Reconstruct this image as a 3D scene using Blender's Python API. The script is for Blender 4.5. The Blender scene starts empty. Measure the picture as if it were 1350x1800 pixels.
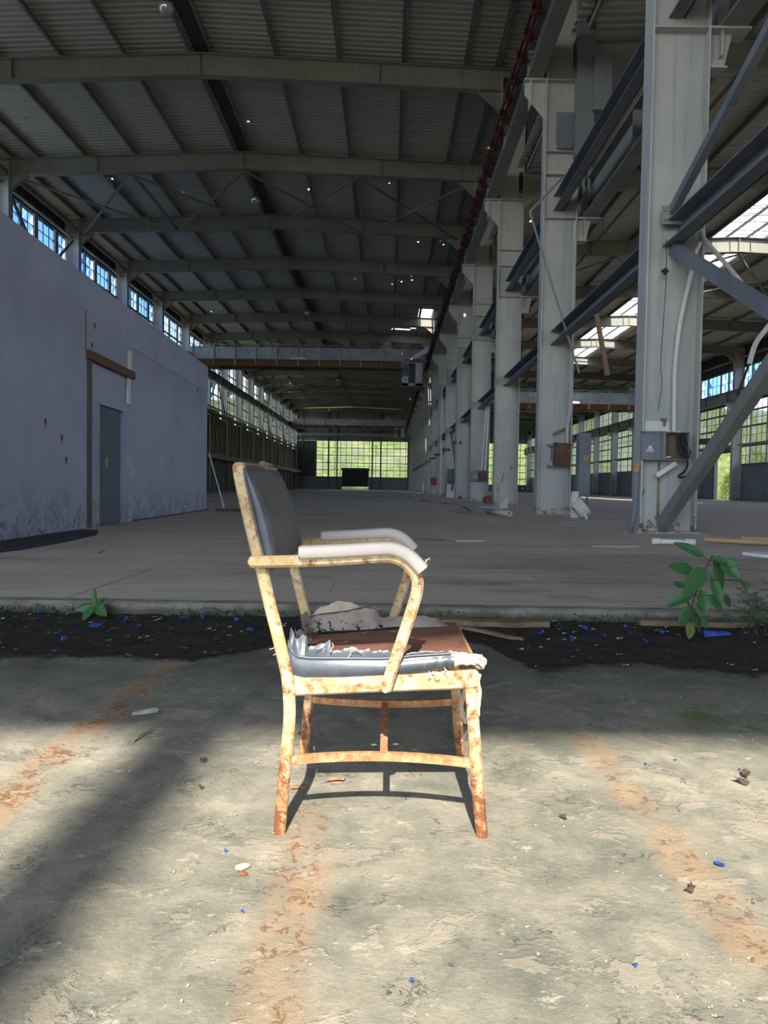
import bpy, bmesh, math, random
from mathutils import Vector, Matrix, noise as mnoise
from mathutils.geometry import tessellate_polygon
random.seed(11)
SC = bpy.context.scene
COL = SC.collection

# ------------------------------------------------------------------ camera, sky, sun, exposure
cam_d = bpy.data.cameras.new('camera')
cam_d.sensor_fit = 'VERTICAL'
cam_d.sensor_height = 36.0
cam_d.lens = 25.0
cam_d.clip_end = 2000
cam_d.clip_start = 0.05
cam = bpy.data.objects.new('camera', cam_d)
COL.objects.link(cam)
_yaw, _pit, _rol = math.atan(6.3 / 1250), math.atan(44.1 / 1250), 0.0156
_f = Vector((-math.sin(_yaw) * math.cos(_pit), math.cos(_yaw) * math.cos(_pit), -math.sin(_pit)))
_r = Vector((math.cos(_yaw), math.sin(_yaw), 0))
_u = _r.cross(_f)
_ex = math.cos(_rol) * _r + math.sin(_rol) * _u
_eu = -math.sin(_rol) * _r + math.cos(_rol) * _u
cam.matrix_world = Matrix(((_ex.x, _eu.x, -_f.x, 0), (_ex.y, _eu.y, -_f.y, 0), (_ex.z, _eu.z, -_f.z, 0.8), (0, 0, 0, 1)))
SC.camera = cam

SUN_TO = Vector((-0.045, -1.0, 0.918)).normalized()
SUN_EL = math.asin(SUN_TO.z)
world = bpy.data.worlds.new('world')
SC.world = world
world.use_nodes = True
_wn = world.node_tree
_sky = _wn.nodes.new('ShaderNodeTexSky')
_sky.sky_type = 'NISHITA'
_sky.sun_disc = False
_sky.sun_elevation = SUN_EL
_sky.sun_rotation = math.atan2(SUN_TO.x, SUN_TO.y)
_sky.air_density = 1.0
_sky.dust_density = 0.0
_sky.ozone_density = 3.0
_bg = _wn.nodes['Background']
_bg.inputs['Strength'].default_value = 0.62
_hs = _wn.nodes.new('ShaderNodeHueSaturation')
_hs.inputs['Saturation'].default_value = 0.5
_wn.links.new(_sky.outputs['Color'], _hs.inputs['Color'])
_wn.links.new(_hs.outputs['Color'], _bg.inputs['Color'])

sun_d = bpy.data.lights.new('sun', 'SUN')
sun_d.energy = 10.0
sun_d.angle = math.radians(0.53)
sun_d.color = (1.0, 0.93, 0.80)
sun = bpy.data.objects.new('sun', sun_d)
COL.objects.link(sun)
sun.location = (-2, -40, 40)
sun.rotation_euler = SUN_TO.to_track_quat('Z', 'Y').to_euler()

SC.view_settings.view_transform = 'Standard'
SC.view_settings.look = 'None'
SC.view_settings.gamma = 1.0
SC.view_settings.use_curve_mapping = False
SC.view_settings.exposure = 0.0
SC.cycles.max_bounces = 8
SC.cycles.adaptive_threshold = 0.025
SC.cycles.diffuse_bounces = 5
SC.cycles.transparent_max_bounces = 24
SC.cycles.sample_clamp_indirect = 6.0
SC.cycles.caustics_reflective = False
SC.cycles.caustics_refractive = False
SC.cycles.use_denoising = True

# ------------------------------------------------------------------ material helpers
class T:
    def __init__(s, name):
        s.m = bpy.data.materials.new(name)
        s.m.use_nodes = True
        s.t = s.m.node_tree
        s.b = s.t.nodes['Principled BSDF']
        s.o = s.t.nodes['Material Output']
        s._pos = None

    def put(s, sock, v):
        if isinstance(v, bpy.types.NodeSocket):
            s.t.links.new(v, sock)
        elif isinstance(v, (tuple, list)):
            sock.default_value = (*v, 1.0) if len(v) == 3 and len(sock.default_value) == 4 else v
        else:
            try:
                sock.default_value = v
            except TypeError:
                sock.default_value = (v, v, v, 1.0) if len(sock.default_value) == 4 else (v, v, v)

    def node(s, kind, **ins):
        n = s.t.nodes.new(kind)
        for k, v in ins.items():
            s.put(n.inputs[k], v)
        return n

    def pos(s, world=True):
        if world:
            return s.node('ShaderNodeNewGeometry').outputs['Position']
        return s.node('ShaderNodeTexCoord').outputs['Object']

    def xyz(s, v):
        n = s.node('ShaderNodeSeparateXYZ', Vector=v)
        return n.outputs[0], n.outputs[1], n.outputs[2]

    def scale(s, v, sc, add=(0, 0, 0)):
        n = s.t.nodes.new('ShaderNodeMapping')
        s.put(n.inputs['Vector'], v)
        n.inputs['Scale'].default_value = sc
        n.inputs['Location'].default_value = add
        return n.outputs[0]

    def noise(s, v, sc, detail=4, rough=0.6, dist=0.0):
        n = s.node('ShaderNodeTexNoise', Vector=v, Scale=sc, Detail=detail, Roughness=rough, Distortion=dist)
        return n.outputs['Fac']

    def voro(s, v, sc, out='Distance', feature='F1'):
        n = s.t.nodes.new('ShaderNodeTexVoronoi')
        n.feature = feature
        s.put(n.inputs['Vector'], v)
        n.inputs['Scale'].default_value = sc
        return n.outputs[out]

    def ramp(s, fac, stops):
        n = s.t.nodes.new('ShaderNodeValToRGB')
        el = n.color_ramp.elements
        while len(el) < len(stops):
            el.new(0.5)
        for e, (p, c) in zip(el, stops):
            e.position = p
            if not isinstance(c, (tuple, list)):
                c = (c, c, c)
            e.color = (*c, 1.0)
        s.put(n.inputs[0], fac)
        return n.outputs[0]

    def mix(s, f, a, b, blend='MIX'):
        n = s.t.nodes.new('ShaderNodeMix')
        n.data_type = 'RGBA'
        n.blend_type = blend
        s.put(n.inputs[0], f)
        s.put(n.inputs[6], a)
        s.put(n.inputs[7], b)
        return n.outputs[2]

    def math(s, op, a, b=0.0, c=None, clamp=False):
        n = s.t.nodes.new('ShaderNodeMath')
        n.operation = op
        n.use_clamp = clamp
        s.put(n.inputs[0], a)
        s.put(n.inputs[1], b)
        if c is not None:
            s.put(n.inputs[2], c)
        return n.outputs[0]

    def step(s, v, a, b):
        n = s.t.nodes.new('ShaderNodeMapRange')
        n.interpolation_type = 'SMOOTHSTEP'
        s.put(n.inputs['Value'], v)
        n.inputs['From Min'].default_value = a
        n.inputs['From Max'].default_value = b
        return n.outputs[0]

    def bump(s, h, strength=0.4, dist=0.01, prev=None):
        n = s.node('ShaderNodeBump', Height=h, Strength=strength, Distance=dist)
        if prev is not None:
            s.put(n.inputs['Normal'], prev)
        return n.outputs[0]

    def done(s, color, rough=0.8, metal=0.0, bump=None, spec=0.4, **kw):
        s.put(s.b.inputs['Base Color'], color)
        s.put(s.b.inputs['Roughness'], rough)
        s.put(s.b.inputs['Metallic'], metal)
        s.put(s.b.inputs['Specular IOR Level'], spec)
        if bump is not None:
            s.put(s.b.inputs['Normal'], bump)
        for k, v in kw.items():
            s.put(s.b.inputs[k.replace('_', ' ')], v)
        return s.m


def painted(name, c1, c2, rust=(0.16, 0.06, 0.025), amount=0.62, sc=1.0, rough=0.55, world=True, streak=True, metal=0.0, basedirt=False):
    """paint with tonal drift, vertical streaks, and worn rust spots"""
    t = T(name)
    p = t.pos(world)
    n1 = t.noise(p, 0.8 * sc, 5, 0.65)
    col = t.mix(t.step(n1, 0.35, 0.7), c1, c2)
    if streak:
        st = t.noise(t.scale(p, (7 * sc, 7 * sc, 0.35 * sc)), 1.0, 4, 0.6)
        col = t.mix(t.math('MULTIPLY', t.step(st, 0.52, 0.78), 0.55), col, tuple(0.55 * x for x in c1))
    n2 = t.noise(p, 4.5 * sc, 8, 0.72)
    n3 = t.noise(p, 26 * sc, 4, 0.6)
    m = t.math('ADD', t.math('MULTIPLY', n2, 0.75), t.math('MULTIPLY', n3, 0.25))
    if basedirt:
        z = t.xyz(p)[2]
        low = t.math('SUBTRACT', 1.0, t.step(z, 0.1, 0.75))
        m = t.math('ADD', m, t.math('MULTIPLY', low, 0.165))
    rm = t.step(m, amount, amount + 0.06)
    col = t.mix(rm, col, t.mix(n3, rust, tuple(x * 1.9 for x in rust)))
    bm = t.bump(t.math('SUBTRACT', n3, rm), 0.25, 0.004)
    return t.done(col, t.math('ADD', rough, t.math('MULTIPLY', rm, 0.3)), metal, bm)


def plain(name, c, rough=0.7, var=0.25, sc=6.0, metal=0.0, world=False, bump=0.2, spec=0.4):
    t = T(name)
    p = t.pos(world)
    n = t.noise(p, sc, 6, 0.65)
    n2 = t.noise(p, sc * 7, 4, 0.6)
    f = t.math('ADD', t.math('MULTIPLY', n, 0.7), t.math('MULTIPLY', n2, 0.3))
    lo = tuple(x * (1 - var) for x in c)
    hi = tuple(min(1, x * (1 + var)) for x in c)
    col = t.ramp(f, [(0.3, lo), (0.7, hi)])
    return t.done(col, rough, metal, t.bump(f, bump, 0.003), spec)


M = {}
# --- steel and sheet
M['column'] = painted('column_paint', (0.41, 0.415, 0.405), (0.48, 0.48, 0.46), rust=(0.10, 0.058, 0.034), amount=0.655, basedirt=True)
M['steel'] = painted('steel_paint', (0.21, 0.215, 0.20), (0.28, 0.28, 0.26), amount=0.68)
M['beam'] = painted('roof_beam_paint', (0.25, 0.245, 0.205), (0.31, 0.30, 0.25), amount=0.72, sc=0.5)
M['bluegrey'] = painted('blue_grey_steel', (0.155, 0.17, 0.20), (0.20, 0.215, 0.245), amount=0.67)
M['darksteel'] = painted('dark_steel', (0.065, 0.065, 0.065), (0.10, 0.10, 0.095), amount=0.62)
M['red'] = painted('red_conductor', (0.05, 0.009, 0.008), (0.085, 0.016, 0.012), amount=0.66)
M['cranewhite'] = painted('crane_white', (0.36, 0.36, 0.38), (0.50, 0.50, 0.50), amount=0.55, sc=0.9)
M['craneorange'] = painted('crane_orange', (0.26, 0.10, 0.035), (0.20, 0.07, 0.03), amount=0.60, sc=0.9)
M['rustbox'] = painted('rusty_box', (0.10, 0.045, 0.03), (0.06, 0.04, 0.035), amount=0.50, sc=3)
M['rustpipe'] = painted('rusty_pipe', (0.20, 0.13, 0.08), (0.26, 0.18, 0.11), amount=0.52, sc=4)
M['white'] = painted('white_plastic', (0.62, 0.62, 0.60), (0.72, 0.71, 0.67), rust=(0.2, 0.13, 0.07), amount=0.66, sc=3)
M['redbox'] = painted('red_box', (0.34, 0.03, 0.025), (0.40, 0.05, 0.035), amount=0.66, sc=2)
M['black'] = plain('black_rubber', (0.018, 0.018, 0.02), 0.6)
M['darkclad'] = painted('dark_cladding', (0.05, 0.05, 0.05), (0.08, 0.078, 0.075), amount=0.66)
M['mullion'] = painted('window_mullion', (0.10, 0.095, 0.085), (0.16, 0.145, 0.12), amount=0.58, sc=2)
M['mullionlight'] = painted('window_post', (0.34, 0.31, 0.26), (0.40, 0.37, 0.30), amount=0.6, sc=2)


def _roof():
    t = T('roof_sheet')
    p = t.pos(True)
    n = t.noise(t.scale(p, (0.12, 1.6, 0.3)), 1.0, 5, 0.6)
    n2 = t.noise(p, 2.4, 6, 0.7)
    col = t.mix(n, (0.46, 0.425, 0.36), (0.66, 0.62, 0.53))
    col = t.mix(t.math('MULTIPLY', t.step(n2, 0.58, 0.75), 0.6), col, (0.14, 0.12, 0.10))
    bs = t.b
    t.done(col, 0.55, 0.25, None, 0.4)
    # small punctures through the sheet
    x, y, z = t.xyz(p)
    flat = t.node('ShaderNodeCombineXYZ', X=x, Y=y, Z=0.0).outputs[0]
    d = t.voro(t.scale(flat, (1, 0.8, 1)), 1.15)
    zone = t.noise(flat, 0.16, 2, 0.5)
    hole = t.math('MULTIPLY', t.math('LESS_THAN', d, 0.085), t.math('MAXIMUM', t.math('GREATER_THAN', zone, 0.60), t.math('MULTIPLY', t.math('COMPARE', x, 1.2, 3.4), t.math('COMPARE', y, 40.5, 3.2))))
    tr = t.t.nodes.new('ShaderNodeBsdfTransparent')
    ms = t.t.nodes.new('ShaderNodeMixShader')
    t.t.links.new(hole, ms.inputs[0])
    t.t.links.new(bs.outputs[0], ms.inputs[1])
    t.t.links.new(tr.outputs[0], ms.inputs[2])
    t.t.links.new(ms.outputs[0], t.o.inputs['Surface'])
    return t.m


M['roof'] = _roof()


def _glass(name, tint, haze):
    t = T(name)
    t.t.nodes.remove(t.b)
    tr = t.node('ShaderNodeBsdfTransparent', Color=tint)
    gl = t.node('ShaderNodeBsdfGlossy', Color=(0.8, 0.85, 0.9), Roughness=0.05)
    tl = t.node('ShaderNodeBsdfTranslucent', Color=(0.75, 0.78, 0.78))
    lw = t.node('ShaderNodeLayerWeight', Blend=0.15)
    info = t.t.nodes.new('ShaderNodeObjectInfo')
    p = t.pos(True)
    dirt = t.math('MULTIPLY', t.step(t.math('ADD', t.math('MULTIPLY', t.noise(p, 1.5, 5, 0.6), 0.6), t.math('MULTIPLY', info.outputs['Random'], 0.5)), 0.45, 0.85), haze)
    a = t.t.nodes.new('ShaderNodeMixShader')
    t.t.links.new(dirt, a.inputs[0]); t.t.links.new(tr.outputs[0], a.inputs[1]); t.t.links.new(tl.outputs[0], a.inputs[2])
    b = t.t.nodes.new('ShaderNodeMixShader')
    t.t.links.new(t.math('MULTIPLY', lw.outputs['Fresnel'], 0.6), b.inputs[0]); t.t.links.new(a.outputs[0], b.inputs[1]); t.t.links.new(gl.outputs[0], b.inputs[2])
    t.t.links.new(b.outputs[0], t.o.inputs['Surface'])
    return t.m


M['glass'] = _glass('window_glass', (0.95, 0.97, 0.98), 0.22)
M['skytint'] = _glass('sky_colour_glass', (0.74, 0.87, 0.99), 0.10)  # the sky's blue is put into the pane tint
M['skytintdeep'] = _glass('deep_sky_colour_glass', (0.50, 0.70, 0.97), 0.06)  # same panes with more of the sky's blue in the tint
M['bulb'] = T('lamp_glass').done((0.75, 0.78, 0.78), 0.08, 0.6, None, 0.8)


def _slab():
    t = T('weathered_slab')
    p = t.pos(True)
    x, y, z = t.xyz(p)
    big = t.noise(p, 1.7, 6, 0.65, 0.3)
    mid = t.noise(p, 6.5, 8, 0.72, 0.4)
    fine = t.noise(p, 85, 5, 0.75)
    flake = t.noise(t.scale(p, (9, 13, 1)), 1.0, 9, 0.78)
    tone = t.math('ADD', t.math('MULTIPLY', big, 0.45), t.math('MULTIPLY', mid, 0.55))
    col = t.ramp(tone, [(0.34, (0.14, 0.145, 0.12)), (0.46, (0.22, 0.217, 0.178)), (0.54, (0.30, 0.28, 0.225)), (0.66, (0.44, 0.395, 0.31))])
    col = t.mix(t.math('MULTIPLY', t.step(flake, 0.58, 0.64), 0.7), col, (0.53, 0.485, 0.40))
    col = t.mix(t.math('MULTIPLY', t.step(flake, 0.42, 0.36), 0.55), col, (0.12, 0.12, 0.105))
    col = t.mix(t.math('MULTIPLY', t.step(fine, 0.42, 0.30), 0.75), col, (0.10, 0.095, 0.085))
    col = t.mix(t.math('MULTIPLY', t.step(fine, 0.60, 0.70), 0.6), col, (0.62, 0.58, 0.50))
    peel = t.step(t.noise(t.scale(p, (4.2, 5.5, 1), (7.7, 1.2, 0)), 1.0, 7, 0.68, 0.5), 0.575, 0.60)
    col = t.mix(t.math('MULTIPLY', peel, 0.40), col, (0.45, 0.385, 0.31))
    crack = t.math('ABSOLUTE', t.math('SUBTRACT', t.noise(t.scale(p, (11, 19, 1)), 1.0, 5, 0.65, 0.8), 0.5))
    ck_ = t.math('MULTIPLY', t.math('SUBTRACT', 1.0, t.step(crack, 0.004, 0.016)), t.step(t.noise(p, 7, 3, 0.6), 0.54, 0.66))
    col = t.mix(t.math('MULTIPLY', ck_, 0.6), col, (0.07, 0.065, 0.055))
    # rust left by three old rails
    wob = t.math('MULTIPLY', t.math('SUBTRACT', t.noise(p, 3.0, 4, 0.6), 0.5), 0.10)
    xx = t.math('ADD', x, wob)
    rn = t.noise(p, 34, 7, 0.7, 0.9)
    rings = t.voro(p, 21)
    total = None
    for xc, ya, yb, w, k in ((-0.95, 1.2, 3.4, 0.085, 1.15), (-0.17, 0.2, 1.86, 0.085, 0.72), (0.655, 0.2, 2.45, 0.075, 0.72)):
        d = t.math('ABSOLUTE', t.math('SUBTRACT', xx, xc))
        m = t.math('SUBTRACT', 1.0, t.step(d, w * 0.25, w * 1.15))
        g = t.math('MULTIPLY', t.step(y, ya, ya + 0.1), t.math('SUBTRACT', 1.0, t.step(y, yb - 0.25, yb)))
        m = t.math('MULTIPLY', t.math('MULTIPLY', m, g), k)
        total = m if total is None else t.math('MAXIMUM', total, m)
    stain = t.math('MULTIPLY', t.math('MULTIPLY', total, 0.66), t.step(t.noise(p, 5, 5, 0.65), 0.33, 0.60))
    col = t.mix(stain, col, (0.44, 0.27, 0.145))
    spot = t.math('MULTIPLY', t.step(t.math('ADD', rn, t.math('MULTIPLY', total, 0.10)), 0.615, 0.68), t.step(total, 0.2, 0.7))
    spot = t.math('MULTIPLY', spot, t.step(t.noise(p, 8, 4, 0.6), 0.42, 0.56))
    spot = t.math('MULTIPLY', spot, 0.85)
    col = t.mix(spot, col, t.mix(fine, (0.19, 0.065, 0.022), (0.40, 0.17, 0.06)))
    # moss and damp by the soil strip
    dx = t.math('DIVIDE', t.math('SUBTRACT', x, 1.22), 0.34)
    dy = t.math('DIVIDE', t.math('SUBTRACT', y, 2.5), 0.27)
    dm = t.math('SQRT', t.math('ADD', t.math('MULTIPLY', dx, dx), t.math('MULTIPLY', dy, dy)))
    mm = t.math('MULTIPLY', t.math('SUBTRACT', 1.0, t.step(dm, 0.2, 1.3)), t.step(mid, 0.44, 0.62))
    col = t.mix(t.math('MULTIPLY', mm, 0.85), col, (0.11, 0.145, 0.02))
    damp = t.math('MULTIPLY', t.step(y, 2.45, 3.15), t.step(t.math('ADD', big, t.math('MULTIPLY', mid, 0.3)), 0.50, 0.74))
    col = t.mix(t.math('MULTIPLY', damp, 0.75), col, (0.06, 0.06, 0.055))
    h = t.math('ADD', t.math('MULTIPLY', fine, 0.4), t.math('ADD', t.math('MULTIPLY', flake, 0.8), t.math('ADD', t.math('MULTIPLY', spot, 0.4), t.math('SUBTRACT', t.math('MULTIPLY', peel, 0.25), ck_))))
    return t.done(col, 0.92, 0, t.bump(h, 0.7, 0.010), 0.25)


M['slab'] = _slab()


def _floor():
    t = T('hall_floor')
    p = t.pos(True)
    x, y, z = t.xyz(p)
    a = t.noise(t.scale(p, (0.5, 1.4, 1)), 1.0, 6, 0.65, 0.3)
    b = t.noise(t.scale(p, (2.2, 9, 1)), 1.0, 6, 0.7)
    c = t.noise(p, 30, 4, 0.7)
    col = t.ramp(t.math('ADD', t.math('MULTIPLY', a, 0.55), t.math('MULTIPLY', b, 0.45)), [(0.33, (0.33, 0.275, 0.235)), (0.5, (0.46, 0.39, 0.335)), (0.66, (0.55, 0.475, 0.41))])
    dark = t.step(t.noise(t.scale(p, (0.35, 0.8, 1), (3.1, 0.4, 0)), 1.0, 7, 0.7, 0.4), 0.56, 0.68)
    col = t.mix(t.math('MULTIPLY', dark, 0.62), col, (0.12, 0.10, 0.085))
    sp = t.math('MAXIMUM', t.step(c, 0.36, 0.27), t.math('MULTIPLY', t.step(t.noise(t.scale(p, (9, 26, 1)), 1.0, 5, 0.7), 0.64, 0.70), 0.8))
    col = t.mix(t.math('MULTIPLY', sp, 0.8), col, (0.05, 0.045, 0.04))
    # slab joints
    j = None
    for ax, off, per in ((x, 0.35, 1.55), (y, 0.2, 2.05)):
        f = t.math('FRACT', t.math('DIVIDE', t.math('ADD', ax, 100 + off), per))
        d = t.math('MULTIPLY', t.math('ABSOLUTE', t.math('SUBTRACT', f, 0.5)), per)
        e = t.math('LESS_THAN', d, 0.007)
        j = e if j is None else t.math('MAXIMUM', j, e)
    # oily brown patch towards the column foot
    ox = t.math('DIVIDE', t.math('SUBTRACT', x, 2.6), 2.4)
    oy = t.math('DIVIDE', t.math('SUBTRACT', y, 6.3), 1.7)
    od = t.math('ADD', t.math('ADD', t.math('MULTIPLY', ox, ox), t.math('MULTIPLY', oy, oy)), t.math('MULTIPLY', t.math('SUBTRACT', a, 0.5), 2.2))
    om = t.math('MULTIPLY', t.math('SUBTRACT', 1.0, t.step(od, 0.2, 1.1)), t.step(b, 0.36, 0.6))
    col = t.mix(t.math('MULTIPLY', om, 0.6), col, (0.15, 0.115, 0.085))
    j = t.math('MULTIPLY', j, t.step(t.noise(p, 0.5, 3, 0.5), 0.42, 0.6))
    col = t.mix(t.math('MULTIPLY', j, 0.7), col, (0.05, 0.047, 0.045))
    h = t.math('SUBTRACT', t.math('ADD', t.math('MULTIPLY', b, 0.5), t.math('MULTIPLY', c, 0.3)), t.math('MULTIPLY', j, 0.8))
    return t.done(col, 0.75, 0, t.bump(h, 0.35, 0.01), 0.35)


M['floor'] = _floor()


def _soil():
    t = T('soil')
    p = t.pos(True)
    n = t.noise(p, 9, 8, 0.75)
    f = t.noise(p, 70, 5, 0.75)
    col = t.ramp(n, [(0.35, (0.022, 0.020, 0.018)), (0.58, (0.045, 0.040, 0.033)), (0.78, (0.09, 0.078, 0.062))])
    col = t.mix(t.math('MULTIPLY', t.step(f, 0.66, 0.74), 0.8), col, (0.26, 0.24, 0.20))
    y = t.xyz(p)[1]
    gm = t.math('MULTIPLY', t.step(y, 3.95, 4.12), t.step(n, 0.45, 0.6))
    col = t.mix(t.math('MULTIPLY', gm, 0.6), col, (0.03, 0.045, 0.018))
    t.done(col, 0.95, 0, t.bump(t.math('ADD', n, f), 0.8, 0.02), 0.2)
    # thins out over the slab along its ragged outer edge
    at_ = t.t.nodes.new('ShaderNodeAttribute')
    at_.attribute_name = 'cover'
    e = t.math('ADD', at_.outputs['Fac'], t.math('MULTIPLY', t.math('SUBTRACT', t.noise(p, 14, 8, 0.75), 0.5), 0.55))
    a = t.step(e, 0.05, 0.30)
    tr = t.t.nodes.new('ShaderNodeBsdfTransparent')
    ms = t.t.nodes.new('ShaderNodeMixShader')
    t.t.links.new(a, ms.inputs[0])
    t.t.links.new(tr.outputs[0], ms.inputs[1])
    t.t.links.new(t.b.outputs[0], ms.inputs[2])
    t.t.links.new(ms.outputs[0], t.o.inputs['Surface'])
    return t.m


M['soil'] = _soil()


def _curb():
    t = T('mossy_curb')
    p = t.pos(True)
    z = t.xyz(p)[2]
    n = t.noise(p, 7, 7, 0.7)
    f = t.noise(p, 45, 5, 0.75)
    col = t.ramp(n, [(0.35, (0.16, 0.15, 0.13)), (0.65, (0.30, 0.285, 0.255))])
    low = t.math('SUBTRACT', 1.0, t.step(t.math('ADD', z, t.math('MULTIPLY', n, 0.05)), 0.075, 0.125))
    col = t.mix(t.math('MULTIPLY', low, 0.85), col, t.mix(f, (0.035, 0.045, 0.018), (0.09, 0.085, 0.055)))
    return t.done(col, 0.9, 0, t.bump(t.math('ADD', n, f), 0.7, 0.015), 0.2)


M['curb'] = _curb()


def _bluewall():
    t = T('blue_grey_plaster')
    p = t.pos(True)
    x, y, z = t.xyz(p)
    a = t.noise(p, 0.55, 6, 0.62, 0.3)
    b = t.noise(p, 3.2, 7, 0.7)
    st = t.noise(t.scale(p, (4, 4, 0.3)), 1.0, 5, 0.6)
    col = t.ramp(a, [(0.34, (0.31, 0.325, 0.425)), (0.52, (0.355, 0.37, 0.475)), (0.68, (0.40, 0.385, 0.48))])
    col = t.mix(t.math('MULTIPLY', t.step(st, 0.55, 0.8), 0.35), col, (0.29, 0.305, 0.37))
    low = t.math('SUBTRACT', 1.0, t.step(z, 0.12, 1.0))
    pit = t.step(t.math('ADD', t.noise(p, 11, 7, 0.75), t.math('MULTIPLY', low, 0.14)), 0.68, 0.72)
    col = t.mix(t.math('MULTIPLY', pit, 0.8), col, (0.10, 0.085, 0.09))
    dirt = t.math('MULTIPLY', low, t.step(b, 0.42, 0.62))
    col = t.mix(t.math('MULTIPLY', dirt, 0.5), col, (0.15, 0.125, 0.13))
    pt = t.step(t.noise(p, 1.3, 5, 0.6), 0.64, 0.66)
    col = t.mix(t.math('MULTIPLY', pt, 0.35), col, (0.52, 0.51, 0.54))
    return t.done(col, 0.8, 0, t.bump(t.math('ADD', b, t.math('MULTIPLY', pit, -1.0)), 0.25, 0.01), 0.3)


M['bluewall'] = _bluewall()
M['doorpaintshade'] = plain('blue_grey_door_shaded', (0.105, 0.12, 0.145), 0.6, 0.12, 3)  # door's own darker paint, with its recess shade darkened into the colour
M['brownwood'] = plain('brown_wood', (0.13, 0.075, 0.045), 0.8, 0.35, 9)


def _wood(name, c1, c2, axis=0):
    t = T(name)
    p = t.pos(False)
    s = [14, 14, 14]
    s[axis] = 1.2
    n = t.noise(t.scale(p, tuple(s)), 3.0, 6, 0.7, 0.4)
    n2 = t.noise(p, 4, 4, 0.6)
    col = t.mix(n, c1, c2)
    col = t.mix(t.math('MULTIPLY', t.step(n2, 0.5, 0.7), 0.5), col, tuple(0.45 * q for q in c1))
    return t.done(col, 0.85, 0, t.bump(n, 0.5, 0.006), 0.25)


M['plank'] = _wood('weathered_plank', (0.12, 0.075, 0.045), (0.27, 0.21, 0.15))
M['boxwood'] = _wood('plywood_backing', (0.14, 0.10, 0.06), (0.21, 0.16, 0.10), 2)


# --- chair
def _chairsteel():
    t = T('chair_paint')
    p = t.pos(True)
    a = t.noise(p, 14, 6, 0.7)
    b = t.noise(p, 42, 7, 0.75)
    c = t.noise(p, 160, 4, 0.7)
    z = t.xyz(p)[2]
    base = t.mix(t.step(a, 0.40, 0.60), (0.50, 0.355, 0.165), (0.62, 0.535, 0.375))
    base = t.mix(t.math('MULTIPLY', t.step(t.noise(p, 22, 3, 0.5), 0.52, 0.66), 0.6), base, (0.30, 0.27, 0.15))
    lowrust = t.math('MULTIPLY', t.math('SUBTRACT', 1.0, t.step(z, -0.05, 0.30)), 0.13)
    m = t.math('ADD', t.math('ADD', t.math('MULTIPLY', a, 0.42), t.math('MULTIPLY', b, 0.58)), lowrust)
    r1 = t.step(m, 0.475, 0.575)
    col = t.mix(t.math('MULTIPLY', r1, 0.85), base, (0.36, 0.165, 0.055))
    r2 = t.step(t.math('ADD', m, t.math('MULTIPLY', t.math('SUBTRACT', c, 0.5), 0.3)), 0.56, 0.63)
    col = t.mix(r2, col, t.mix(c, (0.10, 0.03, 0.015), (0.27, 0.10, 0.045)))
    return t.done(col, t.math('ADD', 0.5, t.math('MULTIPLY', r1, 0.3)), 0, t.bump(t.math('ADD', b, t.math('MULTIPLY', c, 0.4)), 0.3, 0.002), 0.4)


M['chair'] = _chairsteel()


def _chairrust():
    t = T('chair_rusted_rail')
    p = t.pos(True)
    b = t.noise(p, 40, 7, 0.75)
    c = t.noise(p, 170, 4, 0.7)
    col = t.ramp(b, [(0.36, (0.33, 0.13, 0.055)), (0.5, (0.46, 0.22, 0.10)), (0.62, (0.55, 0.36, 0.19)), (0.72, (0.62, 0.52, 0.36))])
    col = t.mix(t.math('MULTIPLY', t.step(c, 0.6, 0.72), 0.6), col, (0.14, 0.05, 0.025))
    return t.done(col, 0.75, 0, t.bump(t.math('ADD', b, c), 0.3, 0.002), 0.3)


M['chairrust'] = _chairrust()


def _vinyl(name, dust, rough):
    t = T(name)
    p = t.pos(True)
    n = t.noise(p, 9, 6, 0.7)
    s = t.noise(t.scale(p, (120, 25, 35)), 1.0, 4, 0.7)
    g = t.noise(p, 300, 3, 0.6)
    col = t.mix(t.step(n, 0.35, 0.7), tuple(0.55 * x for x in dust), dust)
    col = t.mix(t.math('MULTIPLY', t.step(s, 0.58, 0.74), 0.35), col, tuple(min(1, 2.0 * x) for x in dust))
    return t.done(col, t.math('ADD', rough, t.math('MULTIPLY', n, 0.15)), 0, t.bump(t.math('ADD', g, t.math('MULTIPLY', s, 0.4)), 0.18, 0.001), 0.5)


M['vinyl'] = _vinyl('black_vinyl', (0.092, 0.108, 0.134), 0.28)
M['backvinyl'] = _vinyl('dusty_black_vinyl', (0.16, 0.15, 0.142), 0.5)
M['pad'] = plain('armrest_rubber', (0.52, 0.47, 0.44), 0.5, 0.08, 20, world=True, bump=0.15)
M['fabric'] = plain('canvas_backing', (0.52, 0.43, 0.34), 0.95, 0.22, 30, world=True, bump=0.5)


def _fabdirty():
    t = T('mouldy_canvas')
    p = t.pos(True)
    z = t.xyz(p)[2]
    n = t.noise(p, 60, 5, 0.7)
    n2 = t.noise(p, 16, 5, 0.6)
    col = t.ramp(n2, [(0.35, (0.34, 0.28, 0.23)), (0.65, (0.47, 0.41, 0.35))])
    low = t.math('SUBTRACT', 1.0, t.step(z, 0.385, 0.43))
    sp = t.step(t.math('ADD', n, t.math('MULTIPLY', low, 0.16)), 0.66, 0.70)
    col = t.mix(sp, col, (0.03, 0.022, 0.018))
    return t.done(col, 0.95, 0, t.bump(n, 0.4, 0.003), 0.2)


M['fabdirty'] = _fabdirty()


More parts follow.
